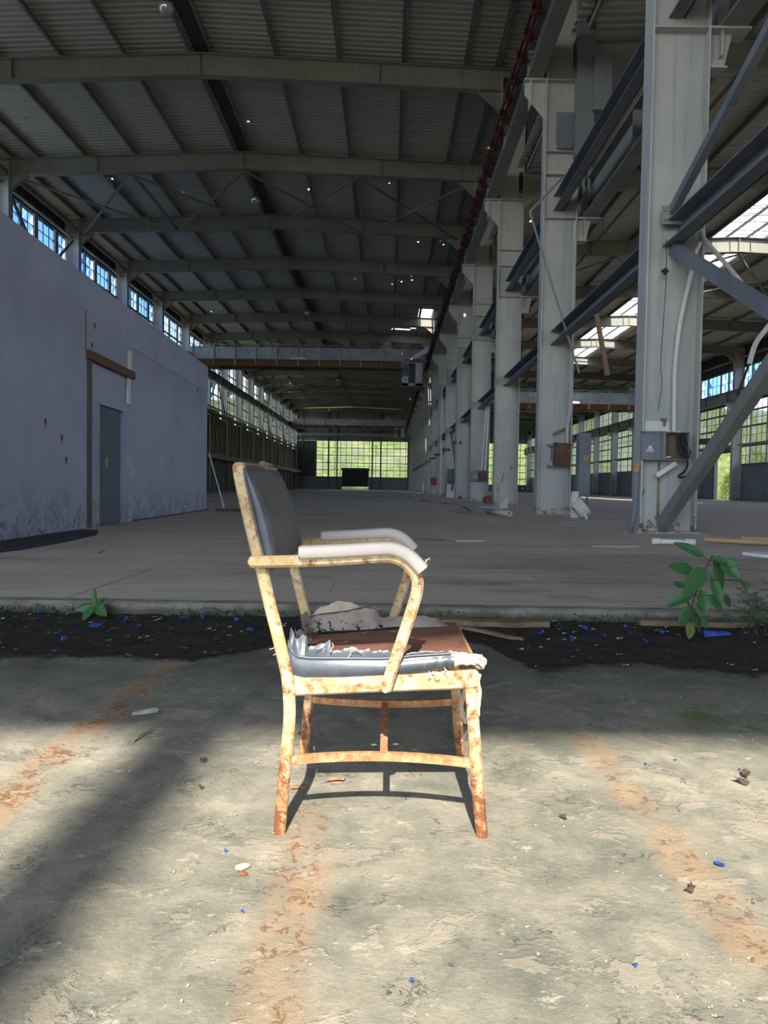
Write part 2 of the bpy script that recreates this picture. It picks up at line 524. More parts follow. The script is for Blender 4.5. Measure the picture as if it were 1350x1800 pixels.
def _board():
    t = T('seat_hardboard')
    p = t.pos(True)
    n = t.noise(p, 8, 5, 0.65)
    f = t.noise(t.scale(p, (90, 260, 50)), 1.0, 4, 0.7)
    col = t.ramp(n, [(0.35, (0.20, 0.085, 0.055)), (0.65, (0.33, 0.165, 0.115))])
    col = t.mix(t.math('MULTIPLY', t.step(f, 0.6, 0.72), 0.5), col, (0.48, 0.32, 0.25))
    return t.done(col, 0.75, 0, t.bump(f, 0.4, 0.002), 0.35)


M['board'] = _board()


def _leaf(name, c1, c2):
    t = T(name)
    p = t.pos(False)
    n = t.noise(p, 25, 4, 0.6)
    col = t.mix(n, c1, c2)
    t.done(col, 0.42, 0, t.bump(n, 0.2, 0.003), 0.45)
    tl = t.node('ShaderNodeBsdfTranslucent', Color=tuple(1.6 * q for q in c2))
    ms = t.t.nodes.new('ShaderNodeMixShader')
    ms.inputs[0].default_value = 0.25
    t.t.links.new(t.b.outputs[0], ms.inputs[1])
    t.t.links.new(tl.outputs[0], ms.inputs[2])
    t.t.links.new(ms.outputs[0], t.o.inputs['Surface'])
    return t.m


M['leaf'] = _leaf('green_leaf', (0.025, 0.10, 0.03), (0.05, 0.17, 0.05))
M['leafyellow'] = _leaf('yellowing_leaf', (0.08, 0.13, 0.03), (0.20, 0.22, 0.05))
M['weed'] = _leaf('weed_leaf', (0.02, 0.05, 0.02), (0.04, 0.08, 0.03))
M['bush'] = _leaf('bush_leaf', (0.10, 0.17, 0.035), (0.24, 0.30, 0.07))
M['stem'] = plain('plant_stem', (0.05, 0.06, 0.03), 0.8)
M['bluescrap'] = plain('blue_plastic', (0.025, 0.075, 0.34), 0.55, 0.45, 40)
M['deadleaf'] = plain('dead_leaf', (0.085, 0.062, 0.042), 0.9, 0.5, 30)
M['paper'] = plain('pale_scrap', (0.52, 0.50, 0.46), 0.9, 0.2, 12)
M['card'] = plain('cardboard', (0.42, 0.26, 0.09), 0.9, 0.2, 8)
M['stone'] = plain('pale_rubble', (0.36, 0.34, 0.28), 0.95, 0.4, 25, bump=0.8)
M['brick'] = plain('brick_rubble', (0.20, 0.085, 0.055), 0.95, 0.4, 12, bump=0.7)
M['foam'] = plain('foam_sheet', (0.62, 0.66, 0.72), 0.9, 0.12, 30)
M['yellowpipe'] = painted('yellowed_pipe', (0.42, 0.31, 0.15), (0.50, 0.40, 0.22), amount=0.6, sc=3)


def _hill():
    t = T('green_hillside')
    p = t.pos(True)
    a = t.noise(p, 0.06, 5, 0.65)
    b = t.noise(p, 0.5, 6, 0.7)
    c = t.noise(p, 2.2, 4, 0.7)
    col = t.ramp(t.math('ADD', t.math('MULTIPLY', b, 0.6), t.math('MULTIPLY', c, 0.4)), [(0.3, (0.07, 0.10, 0.035)), (0.48, (0.20, 0.26, 0.075)), (0.62, (0.36, 0.40, 0.17)), (0.75, (0.55, 0.52, 0.36))])
    col = t.mix(t.math('MULTIPLY', t.step(a, 0.5, 0.68), 0.6), col, (0.42, 0.37, 0.22))
    return t.done(col, 0.95, 0, t.bump(t.math('ADD', b, c), 1.0, 1.0), 0.15)


M['hill'] = _hill()
M['bounceground'] = plain('bounce_ground', (0.46, 0.44, 0.38), 0.95, 0.25, 0.6, world=True)  # kept pale to throw bounced sunlight indoors

# ------------------------------------------------------------------ mesh helpers
class MB:
    def __init__(s):
        s.v, s.f, s.s = [], [], []

    def add(s, vs, fs, smooth=False):
        o = len(s.v)
        s.v += [tuple(q) for q in vs]
        s.f += [tuple(i + o for i in q) for q in fs]
        s.s += [smooth] * len(fs)
        return s

    def box(s, x0, x1, y0, y1, z0, z1):
        vs = [(x, y, z) for x in (x0, x1) for y in (y0, y1) for z in (z0, z1)]
        return s.add(vs, [(0, 1, 3, 2), (4, 6, 7, 5), (0, 4, 5, 1), (2, 3, 7, 6), (0, 2, 6, 4), (1, 5, 7, 3)])

    def beam(s, a, b, w, h, up=(0, 0, 1)):
        a, b = Vector(a), Vector(b)
        d = (b - a).normalized()
        u = Vector(up)
        if abs(d.dot(u)) > 0.98:
            u = Vector((0, 1, 0))
        sx = d.cross(u).normalized() * (w / 2)
        sz = sx.cross(d).normalized() * (h / 2)
        vs = []
        for p in (a, b):
            vs += [p - sx - sz, p + sx - sz, p + sx + sz, p - sx + sz]
        return s.add(vs, [(3, 2, 1, 0), (4, 5, 6, 7), (0, 1, 5, 4), (1, 2, 6, 5), (2, 3, 7, 6), (3, 0, 4, 7)])

    def ibeam(s, a, b, w, h, tf=0.03, tw=0.02, up=(0, 0, 1)):
        a, b = Vector(a), Vector(b)
        d = (b - a).normalized()
        sx = d.cross(Vector(up)).normalized()
        sz = sx.cross(d).normalized()
        s.beam(a, b, tw, h - 2 * tf, up)
        for k in (-1, 1):
            o = sz * (k * (h - tf) / 2)
            s.beam(a + o, b + o, w, tf, up)
        return s

    def channel(s, a, b, w, h, t=0.02, side=1, up=(0, 0, 1)):
        a, b = Vector(a), Vector(b)
        d = (b - a).normalized()
        sx = d.cross(Vector(up)).normalized()
        sz = sx.cross(d).normalized()
        o = sx * (-side * (w - t) / 2)
        s.beam(a + o, b + o, t, h, up)
        for k in (-1, 1):
            q = sz * (k * (h - t) / 2)
            s.beam(a + q, b + q, w, t, up)
        return s

    def tube(s, path, r, n=8, cap=True):
        pts = [Vector(p) for p in path]
        rs = r if isinstance(r, (list, tuple)) else [r] * len(pts)
        t0 = (pts[1] - pts[0]).normalized()
        ref = Vector((0, 0, 1)) if abs(t0.z) < 0.9 else Vector((1, 0, 0))
        nx = t0.cross(ref).normalized()
        vs, fs = [], []
        for i, p in enumerate(pts):
            tg = (pts[min(i + 1, len(pts) - 1)] - pts[max(i - 1, 0)]).normalized()
            nx = (nx - tg * nx.dot(tg)).normalized()
            ny = tg.cross(nx)
            for k in range(n):
                a = 2 * math.pi * k / n
                vs.append(p + (nx * math.cos(a) + ny * math.sin(a)) * rs[i])
        for i in range(len(pts) - 1):
            for k in range(n):
                a, b = i * n + k, i * n + (k + 1) % n
                fs.append((a, b, b + n, a + n))
        s.add(vs, fs, n > 5)
        if cap:
            m = (len(pts) - 1) * n
            s.add([vs[k] for k in range(n)][::-1], [tuple(range(n))])
            s.add([vs[m + k] for k in range(n)], [tuple(range(n))])
        return s

    def pipe(s, a, b, ro, ri, n=12):
        a, b = Vector(a), Vector(b)
        d = (b - a).normalized()
        nx = d.cross(Vector((0, 0, 1))).normalized()
        ny = d.cross(nx)
        vs, fs = [], []
        for p, r in ((a, ro), (b, ro), (b, ri), (a, ri)):
            for k in range(n):
                t = 2 * math.pi * k / n
                vs.append(p + (nx * math.cos(t) + ny * math.sin(t)) * r)
        for i in range(4):
            for k in range(n):
                a_, b_ = i * n + k, i * n + (k + 1) % n
                j = (i + 1) % 4
                fs.append((a_, b_, j * n + (k + 1) % n, j * n + k))
        return s.add(vs, fs, True)

    def prism(s, poly, axis, a, b):
        """poly: 2-D points in the two other axes (order x,y,z), extruded along axis from a to b"""
        n = len(poly)

        def P(q, c):
            q = list(q)
            q.insert(axis, c)
            return tuple(q)
        vs = [P(q, a) for q in poly] + [P(q, b) for q in poly]
        fs = [tuple(range(n))[::-1], tuple(range(n, 2 * n))]
        fs += [(i, (i + 1) % n, n + (i + 1) % n, n + i) for i in range(n)]
        return s.add(vs, fs)

    def grid(s, fn, nu, nv, smooth=True):
        vs = [fn(i / nu, j / nv) for i in range(nu + 1) for j in range(nv + 1)]
        fs = [(i * (nv + 1) + j, (i + 1) * (nv + 1) + j, (i + 1) * (nv + 1) + j + 1, i * (nv + 1) + j + 1) for i in range(nu) for j in range(nv)]
        return s.add(vs, fs, smooth)

    def lathe(s, prof, c=(0, 0, 0), n=16):
        vs, fs = [], []
        for r, z in prof:
            for k in range(n):
                a = 2 * math.pi * k / n
                vs.append((c[0] + r * math.cos(a), c[1] + r * math.sin(a), c[2] + z))
        for i in range(len(prof) - 1):
            for k in range(n):
                a, b = i * n + k, i * n + (k + 1) % n
                fs.append((a, b, b + n, a + n))
        return s.add(vs, fs, True)

    def bar(s, stations, y0, y1, ch=0.004, smooth=True):
        """stations: (left point, right point) pairs in the x-z plane; bar of that outline between y0 and y1, edges rounded"""
        vs, fs = [], []
        k8 = 8
        for (lx, lz), (rx, rz) in stations:
            d = Vector((rx - lx, rz - lz))
            L = d.length
            c = min(ch, L * 0.4, (y1 - y0) * 0.4)
            for u, y in ((c, y0), (L - c, y0), (L, y0 + c), (L, y1 - c), (L - c, y1), (c, y1), (0, y1 - c), (0, y0 + c)):
                f = u / L
                vs.append((lx + d.x * f, y, lz + d.y * f))
        n = len(stations)
        for i in range(n - 1):
            for k in range(k8):
                a, b = i * k8 + k, i * k8 + (k + 1) % k8
                fs.append((a, b, b + k8, a + k8))
        s.add(vs, fs, False)
        s.add(vs[:k8][::-1], [tuple(range(k8))])
        s.add(vs[-k8:], [tuple(range(k8))])
        return s

    def mesh(s, name):
        me = bpy.data.meshes.new(name)
        me.from_pydata(s.v, [], s.f)
        me.polygons.foreach_set('use_smooth', s.s)
        bm = bmesh.new()
        bm.from_mesh(me)
        bmesh.ops.recalc_face_normals(bm, faces=bm.faces)
        bm.to_mesh(me)
        bm.free()
        me.update()
        return me


def link(name, me, mt, parent=None, loc=(0, 0, 0), rot=None):
    if me is not None and mt is not None and not me.materials:
        me.materials.append(M[mt])
    o = bpy.data.objects.new(name, me)
    COL.objects.link(o)
    o.parent = parent
    o.location = loc
    if rot is not None:
        o.rotation_euler = rot
    return o


def tag(o, label=None, cat=None, group=None, kind=None):
    for k, v in (('label', label), ('category', cat), ('group', group), ('kind', kind)):
        if v:
            o[k] = v
    return o


def root(name, loc, label, cat, group=None):
    o = link(name, None, None, None, loc)
    o.empty_display_size = 0.1
    return tag(o, label, cat, group)


def part(name, mb, mt, parent):
    """mesh given in world coordinates, hung under an unrotated parent"""
    base = Vector(parent.location)
    if parent.parent:
        base += Vector(parent.parent.location)
    mb.v = [(x - base.x, y - base.y, z - base.z) for x, y, z in mb.v]
    return link(name, mb.mesh(name), mt, parent)


def single(name, mb, mt, label, cat, group=None, base=None):
    """one-mesh thing; the origin goes to its base"""
    if base is None:
        xs, ys, zs = zip(*mb.v)
        base = ((min(xs) + max(xs)) / 2, (min(ys) + max(ys)) / 2, min(zs))
    mb.v = [(x - base[0], y - base[1], z - base[2]) for x, y, z in mb.v]
    o = link(name, mb.mesh(name), mt, None, base)
    return tag(o, label, cat, group)


def struct(name, mb, mt, label=None):
    o = link(name, mb.mesh(name), mt)
    return tag(o, label, None, None, 'structure')


def catmull(pts, n):
    """resample a polyline of tuples with a Catmull-Rom spline, n steps per span"""
    P = [Vector(p) for p in pts]
    out = []
    for i in range(len(P) - 1):
        p0, p1, p2, p3 = P[max(i - 1, 0)], P[i], P[i + 1], P[min(i + 2, len(P) - 1)]
        for k in range(n):
            t = k / n
            out.append(0.5 * ((2 * p1) + (p2 - p0) * t + (2 * p0 - 5 * p1 + 4 * p2 - p3) * t * t + (3 * p1 - p0 - 3 * p2 + p3) * t ** 3))
    out.append(P[-1])
    return out


def path_stations(center, width, n=4):
    """centre line (x,z) + width -> (left, right) stations"""
    C = catmull([(x, z, 0) for x, z in center], n)
    st = []
    for i, c in enumerate(C):
        t = (C[min(i + 1, len(C) - 1)] - C[max(i - 1, 0)]).normalized()
        nrm = Vector((-t.y, t.x, 0)) * (width / 2)
        a, b = c + nrm, c - nrm
        st.append(((a.x, a.y), (b.x, b.y)))
    return st


ORD = ['first', 'second', 'third', 'fourth', 'fifth', 'sixth', 'seventh', 'eighth', 'ninth', 'tenth', 'eleventh', 'twelfth', 'thirteenth',
       'fourteenth', 'fifteenth', 'sixteenth', 'seventeenth', 'eighteenth', 'nineteenth', 'twentieth', 'twenty-first']
BAY = 8.26


def YN(n):
    return (1.47 + n) * BAY


ZF = 0.10          # hall floor level; the outer slab lies at z = 0
N0, N1 = -3, 17    # first and last frame line
YA, YB = YN(N0), YN(N1)

# ------------------------------------------------------------------ ground and floors
struct('floor_slab', MB().box(-45, 45, -60, 4.13, -0.4, 0.0), 'slab', 'weathered sunlit concrete slab in the foreground')
struct('floor', MB().box(-20.9, 31, 4.24, YB + 0.5, -0.3, ZF), 'floor', 'dusty grey concrete floor of the factory hall')
cb = MB()
_xs = [-20.9 + 0.1 * i for i in range(520)]
_pr = []
for x in _xs:
    w = 0.012 * mnoise.noise((x * 3, 1.3, 0)) + 0.006 * mnoise.noise((x * 13, 4.3, 0))
    h = 0.008 * mnoise.noise((x * 2.2, 7.3, 0)) + 0.005 * mnoise.noise((x * 11, 2.2, 0))
    _pr.append([(x, 4.125 + w, -0.2), (x, 4.130 + w, 0.05), (x, 4.142 + w, ZF - 0.012 + h), (x, 4.165 + w, ZF + 0.001), (x, 4.26, ZF + 0.001), (x, 4.26, -0.2)])
cb.add([p for r in _pr for p in r], [(i * 6 + k, i * 6 + (k + 1) % 6, (i + 1) * 6 + (k + 1) % 6, (i + 1) * 6 + k) for i in range(len(_xs) - 1) for k in range(6)])
struct('trim_1', cb, 'curb', 'low mossy concrete curb along the edge of the hall floor')


def terrain(u, v):
    x = -260 + 560 * u
    y = -70 + 470 * v

    def ss(a, b, t):
        t = max(0, min(1, (t - a) / (b - a)))
        return t * t * (3 - 2 * t)
    h = 31 * ss(160, 262, y) * (1 - 0.35 * ss(60, 135, x)) + 9 * ss(48, 115, x) * ss(-20, 60, y)
    am = ss(156, 175, y) + ss(40, 60, x)
    am = min(1, am)
    h += am * (2.2 * mnoise.noise((x * 0.11, y * 0.11, 0)) + 1.3 * mnoise.noise((x * 0.31, y * 0.31, 3)) + 0.9 * mnoise.noise((x * 0.7, y * 0.7, 9)))
    if -22 < x < 33 and -62 < y < 156:
        return (x, y, -0.6)
    return (x, y, h - 0.25)


tr = MB().grid(terrain, 280, 240)
hill = struct('ground_hillside', tr, 'hill', 'bright green overgrown hillside outside the windows')
tag(link('ground_bounce', MB().box(-45, 45, -150, -60, -0.5, -0.02).box(-90, -21.0, -40, 150, -0.5, -0.05).box(31.2, 33.5, -40, 150, -0.5, -0.05).mesh('ground_bounce'), 'bounceground'), 'pale ground added outside the hall to bounce sunlight in', None, None, 'structure')  # side strips added so sunlight bounces up through the windows


# ------------------------------------------------------------------ roofs
def zr1(x): return 16.9 - 0.04 * abs(x + 7.65)          # underside of the main hall's roof beams
def zr2(x): return 13.05 - 0.04 * abs(x - 17.7)


def corrugated(segs, zfun, dz, y0, y1, per=0.30, amp=0.045):
    """ribs run down the slope; segs: list of (x0,x1, skip ranges in y)"""
    mb = MB()
    n = int((y1 - y0) / per)
    prof = []
    for i in range(n):
        for f, a in ((0.0, 0), (0.35, 0), (0.5, 1), (0.85, 1)):
            prof.append((y0 + (i + f) * per, a * amp))
    for x0, x1, skips in segs:
        vs = []
        for y, a in prof:
            vs += [(x0, y, zfun(x0) + dz + a), (x1, y, zfun(x1) + dz + a)]
        fs = []
        for i in range(len(prof) - 1):
            ym = (prof[i][0] + prof[i + 1][0]) / 2
            if any(a < ym < b for a, b in skips):
                continue
            fs.append((2 * i, 2 * i + 1, 2 * i + 3, 2 * i + 2))
        mb.add(vs, fs)
    return mb


D1, D2 = 0.85, 0.75
segs1 = [(-20.75, -7.65, []), (-7.65, 0.2, []), (0.2, 2.1, [(76.3, 76.75), (73.2, 73.5)]), (2.1, 2.7, [(75.6, 76.0)]), (2.7, 4.2, [(67.5, 71.6), (72.3, 74.6)]), (4.2, 5.35, [])]
ceil1 = struct('ceiling', corrugated(segs1, zr1, D1 + 0.24, YA - 0.3, YB + 0.3), 'roof', 'dark corrugated sheet roof of the main hall')
SKY0, SKY1 = 29.5, 73.0
segs2 = [(4.9, 16.35, []), (16.35, 17.7, [(SKY0, SKY1)]), (17.7, 19.25, [(SKY0, SKY1)]), (19.25, 30.9, [])]
ceil2 = struct('ceiling_side', corrugated(segs2, zr2, D2 + 0.22, YA - 0.3, YB + 0.3), 'roof', 'corrugated roof of the side hall with an open skylight strip')


def rafter(zf, xs, d, w=0.34):
    mb = MB()
    for (xa, xb) in zip(xs[:-1], xs[1:]):
        a, b = zf(xa), zf(xb)
        for z0, z1, hw in ((0, 0.03, w / 2), (0.03, d - 0.03, 0.012), (d - 0.03, d, w / 2)):
            vs = [(x, y, zz + z) for (x, zz) in ((xa, a), (xb, b)) for y in (-hw, hw) for z in (z0, z1)]
            mb.add(vs, [(0, 1, 3, 2), (4, 6, 7, 5), (0, 4, 5, 1), (2, 3, 7, 6), (0, 2, 6, 4), (1, 5, 7, 3)])
    for x in xs[1:-1]:
        mb.box(x - 0.012, x + 0.012, -w / 2, w / 2, zf(x) + 0.03, zf(x) + d - 0.03)
    for x in [xs[0] + 5.2, xs[-1] - 5.2]:
        mb.box(x - 0.008, x + 0.008, -w / 2 + 0.03, w / 2 - 0.03, zf(x) + 0.03, zf(x) + d - 0.03)
    return mb.mesh('roof_beam')


me_r1 = rafter(zr1, [-20.3, -7.65, 4.6], D1)
me_r2 = rafter(zr2, [5.0, 17.7, 30.3], D2)
# knee gussets
kn = MB()
for sx, xe in ((1, -19.62), (-1, 4.25)):
    z = zr1(xe)
    kn.prism([(xe, z), (xe + sx * 0.9, z), (xe, z - 0.75)], 1, -0.012, 0.012)
    a, b = Vector((xe + sx * 0.9, 0, z)), Vector((xe, 0, z - 0.75))
    kn.beam(a, b, 0.22, 0.02, (0, 1, 0)) if False else kn.add([(a.x, -0.12, a.z), (a.x, 0.12, a.z), (b.x, 0.12, b.z), (b.x, -0.12, b.z), (a.x, -0.12, a.z - 0.025), (a.x, 0.12, a.z - 0.025), (b.x, 0.12, b.z - 0.025), (b.x, -0.12, b.z - 0.025)], [(0, 1, 2, 3), (7, 6, 5, 4), (0, 4, 5, 1), (1, 5, 6, 2), (2, 6, 7, 3), (3, 7, 4, 0)])
    kn.box(xe + sx * 0.9 - 0.012, xe + sx * 0.9 + 0.012, -0.14, 0.14, z - 0.03, z + 0.22)
me_kn = kn.mesh('knee_gusset')
kn2 = MB()
for sx, xe in ((1, 5.15), (-1, 29.65)):
    z = zr2(xe)
    kn2.prism([(xe, z), (xe + sx * 0.8, z), (xe, z - 0.65)], 1, -0.1, 0.1)
me_kn2 = kn2.mesh('knee_gusset')
for n in range(N0, N1 + 1):
    link('roof_beam', me_r1, 'beam', ceil1, (0, YN(n), 0))
    link('knee_gusset', me_kn, 'beam', ceil1, (0, YN(n), 0))
    link('roof_beam', me_r2, 'beam', ceil2, (0, YN(n), 0))
    link('knee_gusset', me_kn2, 'beam', ceil2, (0, YN(n), 0))
for off in (-11.8, -10.5, -8.05, -5.5, -3.0, -0.42, 0.42, 3.0, 5.5, 8.05, 10.5, 11.75):
    x = -7.65 + off
    z = zr1(x) + D1
    mb = MB().box(x - 0.045, x - 0.03, YA, YB, z, z + 0.235).box(x - 0.045, x + 0.06, YA, YB, z, z + 0.015).box(x - 0.13, x - 0.03, YA, YB, z + 0.22, z + 0.235)
    link('purlin', mb.mesh('purlin'), 'steel', ceil1)
link('ridge_cap', MB().box(-7.95, -7.35, YA, YB, zr1(-7.65) + D1 + 0.205, zr1(-7.65) + D1 + 0.222).mesh('ridge_cap'), 'darksteel', ceil1)
for off in (-12.4, -10.4, -7.9, -5.4, -2.9, -1.45, 1.65, 2.9, 5.4, 7.9, 10.4, 12.4):
    x = 17.7 + off
    z = zr2(x) + D2
    link('purlin', MB().box(x - 0.04, x + 0.04, YA, YB, z, z + 0.21).mesh('purlin'), 'steel', ceil2)
link('sag_rod', MB().beam((-7.2, 24.6, zr1(-7.2) + D1 + 0.02), (4.2, 24.6, zr1(4.2) + D1 + 0.02), 0.05, 0.05).mesh('sag_rod'), 'darksteel', ceil1)
# horizontal bracing between roof beams
for n in (3, 8, 12):
    ya, yb = YN(n), YN(n + 1)
    px = [-19.4, -13.5, -7.65, -1.8, 4.0]
    for xa, xb in zip(px[:-1], px[1:]):
        link('roof_brace', MB().beam((xa, ya, zr1(xa) - 0.04), (xb, yb, zr1(xb) - 0.04), 0.10, 0.10).mesh('roof_brace'), 'beam', ceil1)
        link('roof_brace', MB().beam((xb, ya, zr1(xb) - 0.10), (xa, yb, zr1(xa) - 0.10), 0.12, 0.06).mesh('roof_brace'), 'steel', ceil1)
    for x in (-13.5, -1.8):
        link('roof_strut', MB().beam((x, ya, zr1(x) + 0.12), (x, yb, zr1(x) + 0.12), 0.14, 0.14).mesh('roof_strut'), 'steel', ceil1)
    px = [5.3, 11.5, 17.7, 23.9, 29.6]
    for xa, xb in zip(px[:-1], px[1:]):
        link('roof_brace', MB().beam((xa, ya, zr2(xa) - 0.04), (xb, yb, zr2(xb) - 0.04), 0.10, 0.10).mesh('roof_brace'), 'beam', ceil2)
        link('roof_brace', MB().beam((xb, ya, zr2(xb) - 0.10), (xa, yb, zr2(xa) - 0.10), 0.12, 0.06).mesh('roof_brace'), 'beam', ceil2)
# what is left of the skylight: cross bars and broken strips over the ridge of the side hall
me_bar = None
y = SKY0 + 0.4
rk = random.Random(5)
while y < SKY1 - 0.2:
    if me_bar is None:
        mb = MB()
        for xa, xb in ((16.3, 17.7), (17.7, 19.3)):
            mb.beam((xa, 0, zr2(xa) + D2 + 0.26), (xb, 0, zr2(xb) + D2 + 0.26), 0.09, 0.05)
        me_bar = mb.mesh('skylight_bar')
    if rk.random() < 0.9:
        link('skylight_bar', me_bar, 'white', ceil2, (0, y, 0), (0, 0, rk.uniform(-0.02, 0.02)))
    y += 0.62
for x in (16.33, 17.25, 18.3, 19.27):
    z = zr2(x) + D2
    link('skylight_rail', MB().box(x - 0.03, x + 0.03, SKY0, SKY1, z + 0.1, z + 0.22).mesh('skylight_rail'), 'rustpipe', ceil2)

# ------------------------------------------------------------------ walls of the halls
def hcol(x0, x1, ztop, zbot=ZF):
    """I-column whose web faces along the hall; local y = 0"""
    return MB().box(x0, x0 + 0.03, -0.19, 0.19, zbot, ztop).box(x1 - 0.03, x1, -0.19, 0.19, zbot, ztop).box(x0 + 0.03, x1 - 0.03, -0.012, 0.012, zbot, ztop)


def ribbed_x(xc, y0, y1, z0, z1, per=0.62, d=0.06, t=0.03):
    """vertical ribbed cladding in a plane x = xc"""
    mb = MB().box(xc - t / 2, xc + t / 2, y0, y1, z0, z1)
    y = y0 + per / 2
    while y < y1:
        mb.box(xc - d, xc + d, y - 0.035, y + 0.035, z0, z1)
        y += per
    return mb


def ribbed_y(yc, x0, x1, z0, z1, per=0.62, d=0.06, t=0.03):
    mb = MB().box(x0, x1, yc - t / 2, yc + t / 2, z0, z1)
    x = x0 + per / 2
    while x < x1:
        mb.box(x - 0.035, x + 0.035, yc - d, yc + d, z0, z1)
        x += per
    return mb


WIN_NO = [0]


def window(axis, const, org, groups, zrows, thick, panes, tilt_out, label, tilt_rows=(), posts='mullionlight', glass='glass'):
    """axis 0: window in plane x=const along y; axis 1: in plane y=const along x.
    groups: (t0,t1,number of panes,vent?); zrows: levels of horizontal bars; thick: indices of the heavy ones"""
    WIN_NO[0] += 1
    fr = MB()

    def B(mb, t0, t1, z0, z1, d, off=0.0):
        c = const + off
        if axis == 0:
            mb.box(c - d / 2, c + d / 2, org + t0, org + t1, z0, z1)
        else:
            mb.box(org + t0, org + t1, c - d / 2, c + d / 2, z0, z1)
    z0, z1 = zrows[0], zrows[-1]
    ta, tb = groups[0][0], groups[-1][1]
    for i, z in enumerate(zrows):
        h = 0.07 if i in thick else 0.018
        B(fr, ta, tb, z - h, z + h, 0.09 if i in thick else 0.04)
    for (a, b, k, v) in groups:
        for q in range(1, k):
            tt = a + (b - a) * q / k
            B(fr, tt - 0.016, tt + 0.016, z0, z1, 0.04)
    o = struct('window_%d' % WIN_NO[0], fr, 'mullion', label)
    ps = MB()
    prev = None
    edges = [(groups[0][0] - 0.12, groups[0][0])]
    for g, h in zip(groups[:-1], groups[1:]):
        edges.append((g[1], h[0]))
    edges.append((groups[-1][1], groups[-1][1] + 0.12))
    for a, b in edges:
        B(ps, a, b, z0, z1, 0.12)
    link('window_post', ps.mesh('window_post'), posts, o)
    # glazing
    gl = MB()
    cache = {}
    for (a, b, k, v) in groups:
        for q in range(k):
            p0, p1 = a + (b - a) * q / k + 0.016, a + (b - a) * (q + 1) / k - 0.016
            for r in range(len(zrows) - 1):
                za, zb = zrows[r] + 0.02, zrows[r + 1] - 0.02
                if r in panes:
                    key = (round(p1 - p0, 3), round(zb - za, 3))
                    if key not in cache:
                        w, h = key
                        m2 = MB().box(-0.004, 0.004, -w / 2, w / 2, -h, 0) if axis == 0 else MB().box(-w / 2, w / 2, -0.004, 0.004, -h, 0)
                        cache[key] = m2.mesh('pane')
                    tc = org + (p0 + p1) / 2
                    loc = (const, tc, zb) if axis == 0 else (tc, const, zb)
                    rot = None
                    if v and r in tilt_rows:
                        rot = (0, tilt_out * 0.5, 0) if axis == 0 else (tilt_out * 0.5, 0, 0)
                    link('pane', cache[key], glass, o, loc, rot)
                else:
                    B(gl, p0, p1, za, zb, 0.008)
    if gl.v:
        link('glazing', gl.mesh('glazing'), glass, o)
    return o


# --- left wall of the main hall
wl = ribbed_x(-20.62, YA, YB, 16.05, 17.55, 0.8)
wl.box(-20.66, -20.6, YA, YB, ZF - 0.3, 9.65)
wall_left = struct('wall_left', wl, 'darkclad', 'dark lower cladding and ribbed eave panels of the left hall wall')
link('eave_beam', MB().beam((-20.1, YA, 16.12), (-20.1, YB, 16.12), 0.20, 0.10).beam((-19.75, YA, 16.62), (-19.75, YB, 16.62), 0.12, 0.18).mesh('eave_beam'), 'steel', wall_left)
me_c = hcol(-20.5, -19.6, 17.2).mesh('column')
for n in range(N0, N1 + 1):
    link('column', me_c, 'column', wall_left, (0, YN(n), 0))
me_br = MB().box(-19.6, -18.9, -0.12, 0.12, 12.0, 12.06).prism([(-19.6, 11.3), (-19.6, 12.0), (-18.95, 12.0), (-18.95, 11.75)], 1, -0.015, 0.015).mesh('girder_bracket')
for n in range(N0, N1 + 1):
    link('girder_bracket', me_br, 'column', wall_left, (0, YN(n), 0))
for n in (3, 8, 12, 14):
    ya, yb = YN(n), YN(n + 1)
    for z0, z1 in ((9.4, 15.9), (4.4, 9.3), (0.2, 3.8)):
        link('wall_brace', MB().beam((-19.85, ya + 0.2, z1), (-19.85, yb - 0.2, z0), 0.12, 0.12).mesh('wall_brace'), 'darksteel', wall_left)
        link('wall_brace', MB().beam((-19.95, ya + 0.2, z0), (-19.95, yb - 0.2, z1), 0.10, 0.10).mesh('wall_brace'), 'darksteel', wall_left)
GR = [(0.25, 2.3, 3, False), (2.5, 3.9, 2, True), (4.3, 6.4, 3, False), (6.8, 7.95, 2, True)]
ZL = [9.65, 10.42, 11.2, 12.02, 12.85, 13.67, 14.5, 15.27, 16.05]
for n in range(0, N1):
    near = 3 <= n <= 7
    window(0, -20.35, YN(n), GR, ZL, (0, 2, 4, 6, 8), (6, 7) if near else (), 1, 'steel-framed window band high in the left wall, %s bay from the front' % ORD[n], (6, 7), glass='skytintdeep' if n in (3, 4, 5) else ('skytint' if n < 8 else 'glass'))
# mezzanine along the left wall beyond the offices
mz = MB().box(-20.5, -18.6, 20.2, YB - 1, 3.75, 4.05).box(-18.75, -18.55, 20.2, YB - 1, 3.55, 4.15)
mezz = tag(link('mezzanine', mz.mesh('mezzanine'), 'darksteel'), 'dark steel gallery running along the left wall beyond the offices', 'gallery')
for n in range(2, N1):
    for dy in (0.0, 4.13):
        link('post', MB().box(-18.74, -18.6, YN(n) + dy - 0.07, YN(n) + dy + 0.07, ZF, 3.6).mesh('post'), 'darksteel', mezz)
for z in (4.6, 5.1):
    link('railing', MB().beam((-18.65, 20.4, z), (-18.65, YB - 1.2, z), 0.05, 0.05).mesh('railing'), 'darksteel', mezz)
for n in range(2, N1):
    link('railing_post', MB().box(-18.68, -18.62, YN(n) + 1.0, YN(n) + 1.06, 4.1, 5.12).mesh('railing_post'), 'darksteel', mezz)
link('upper_rail', MB().beam((-19.5, 20.4, 8.7), (-19.5, YB - 1.2, 8.7), 0.25, 0.30).beam((-19.45, 20.4, 9.35), (-19.45, YB - 1.2, 9.35), 0.06, 0.06).mesh('upper_rail'), 'darksteel', mezz)
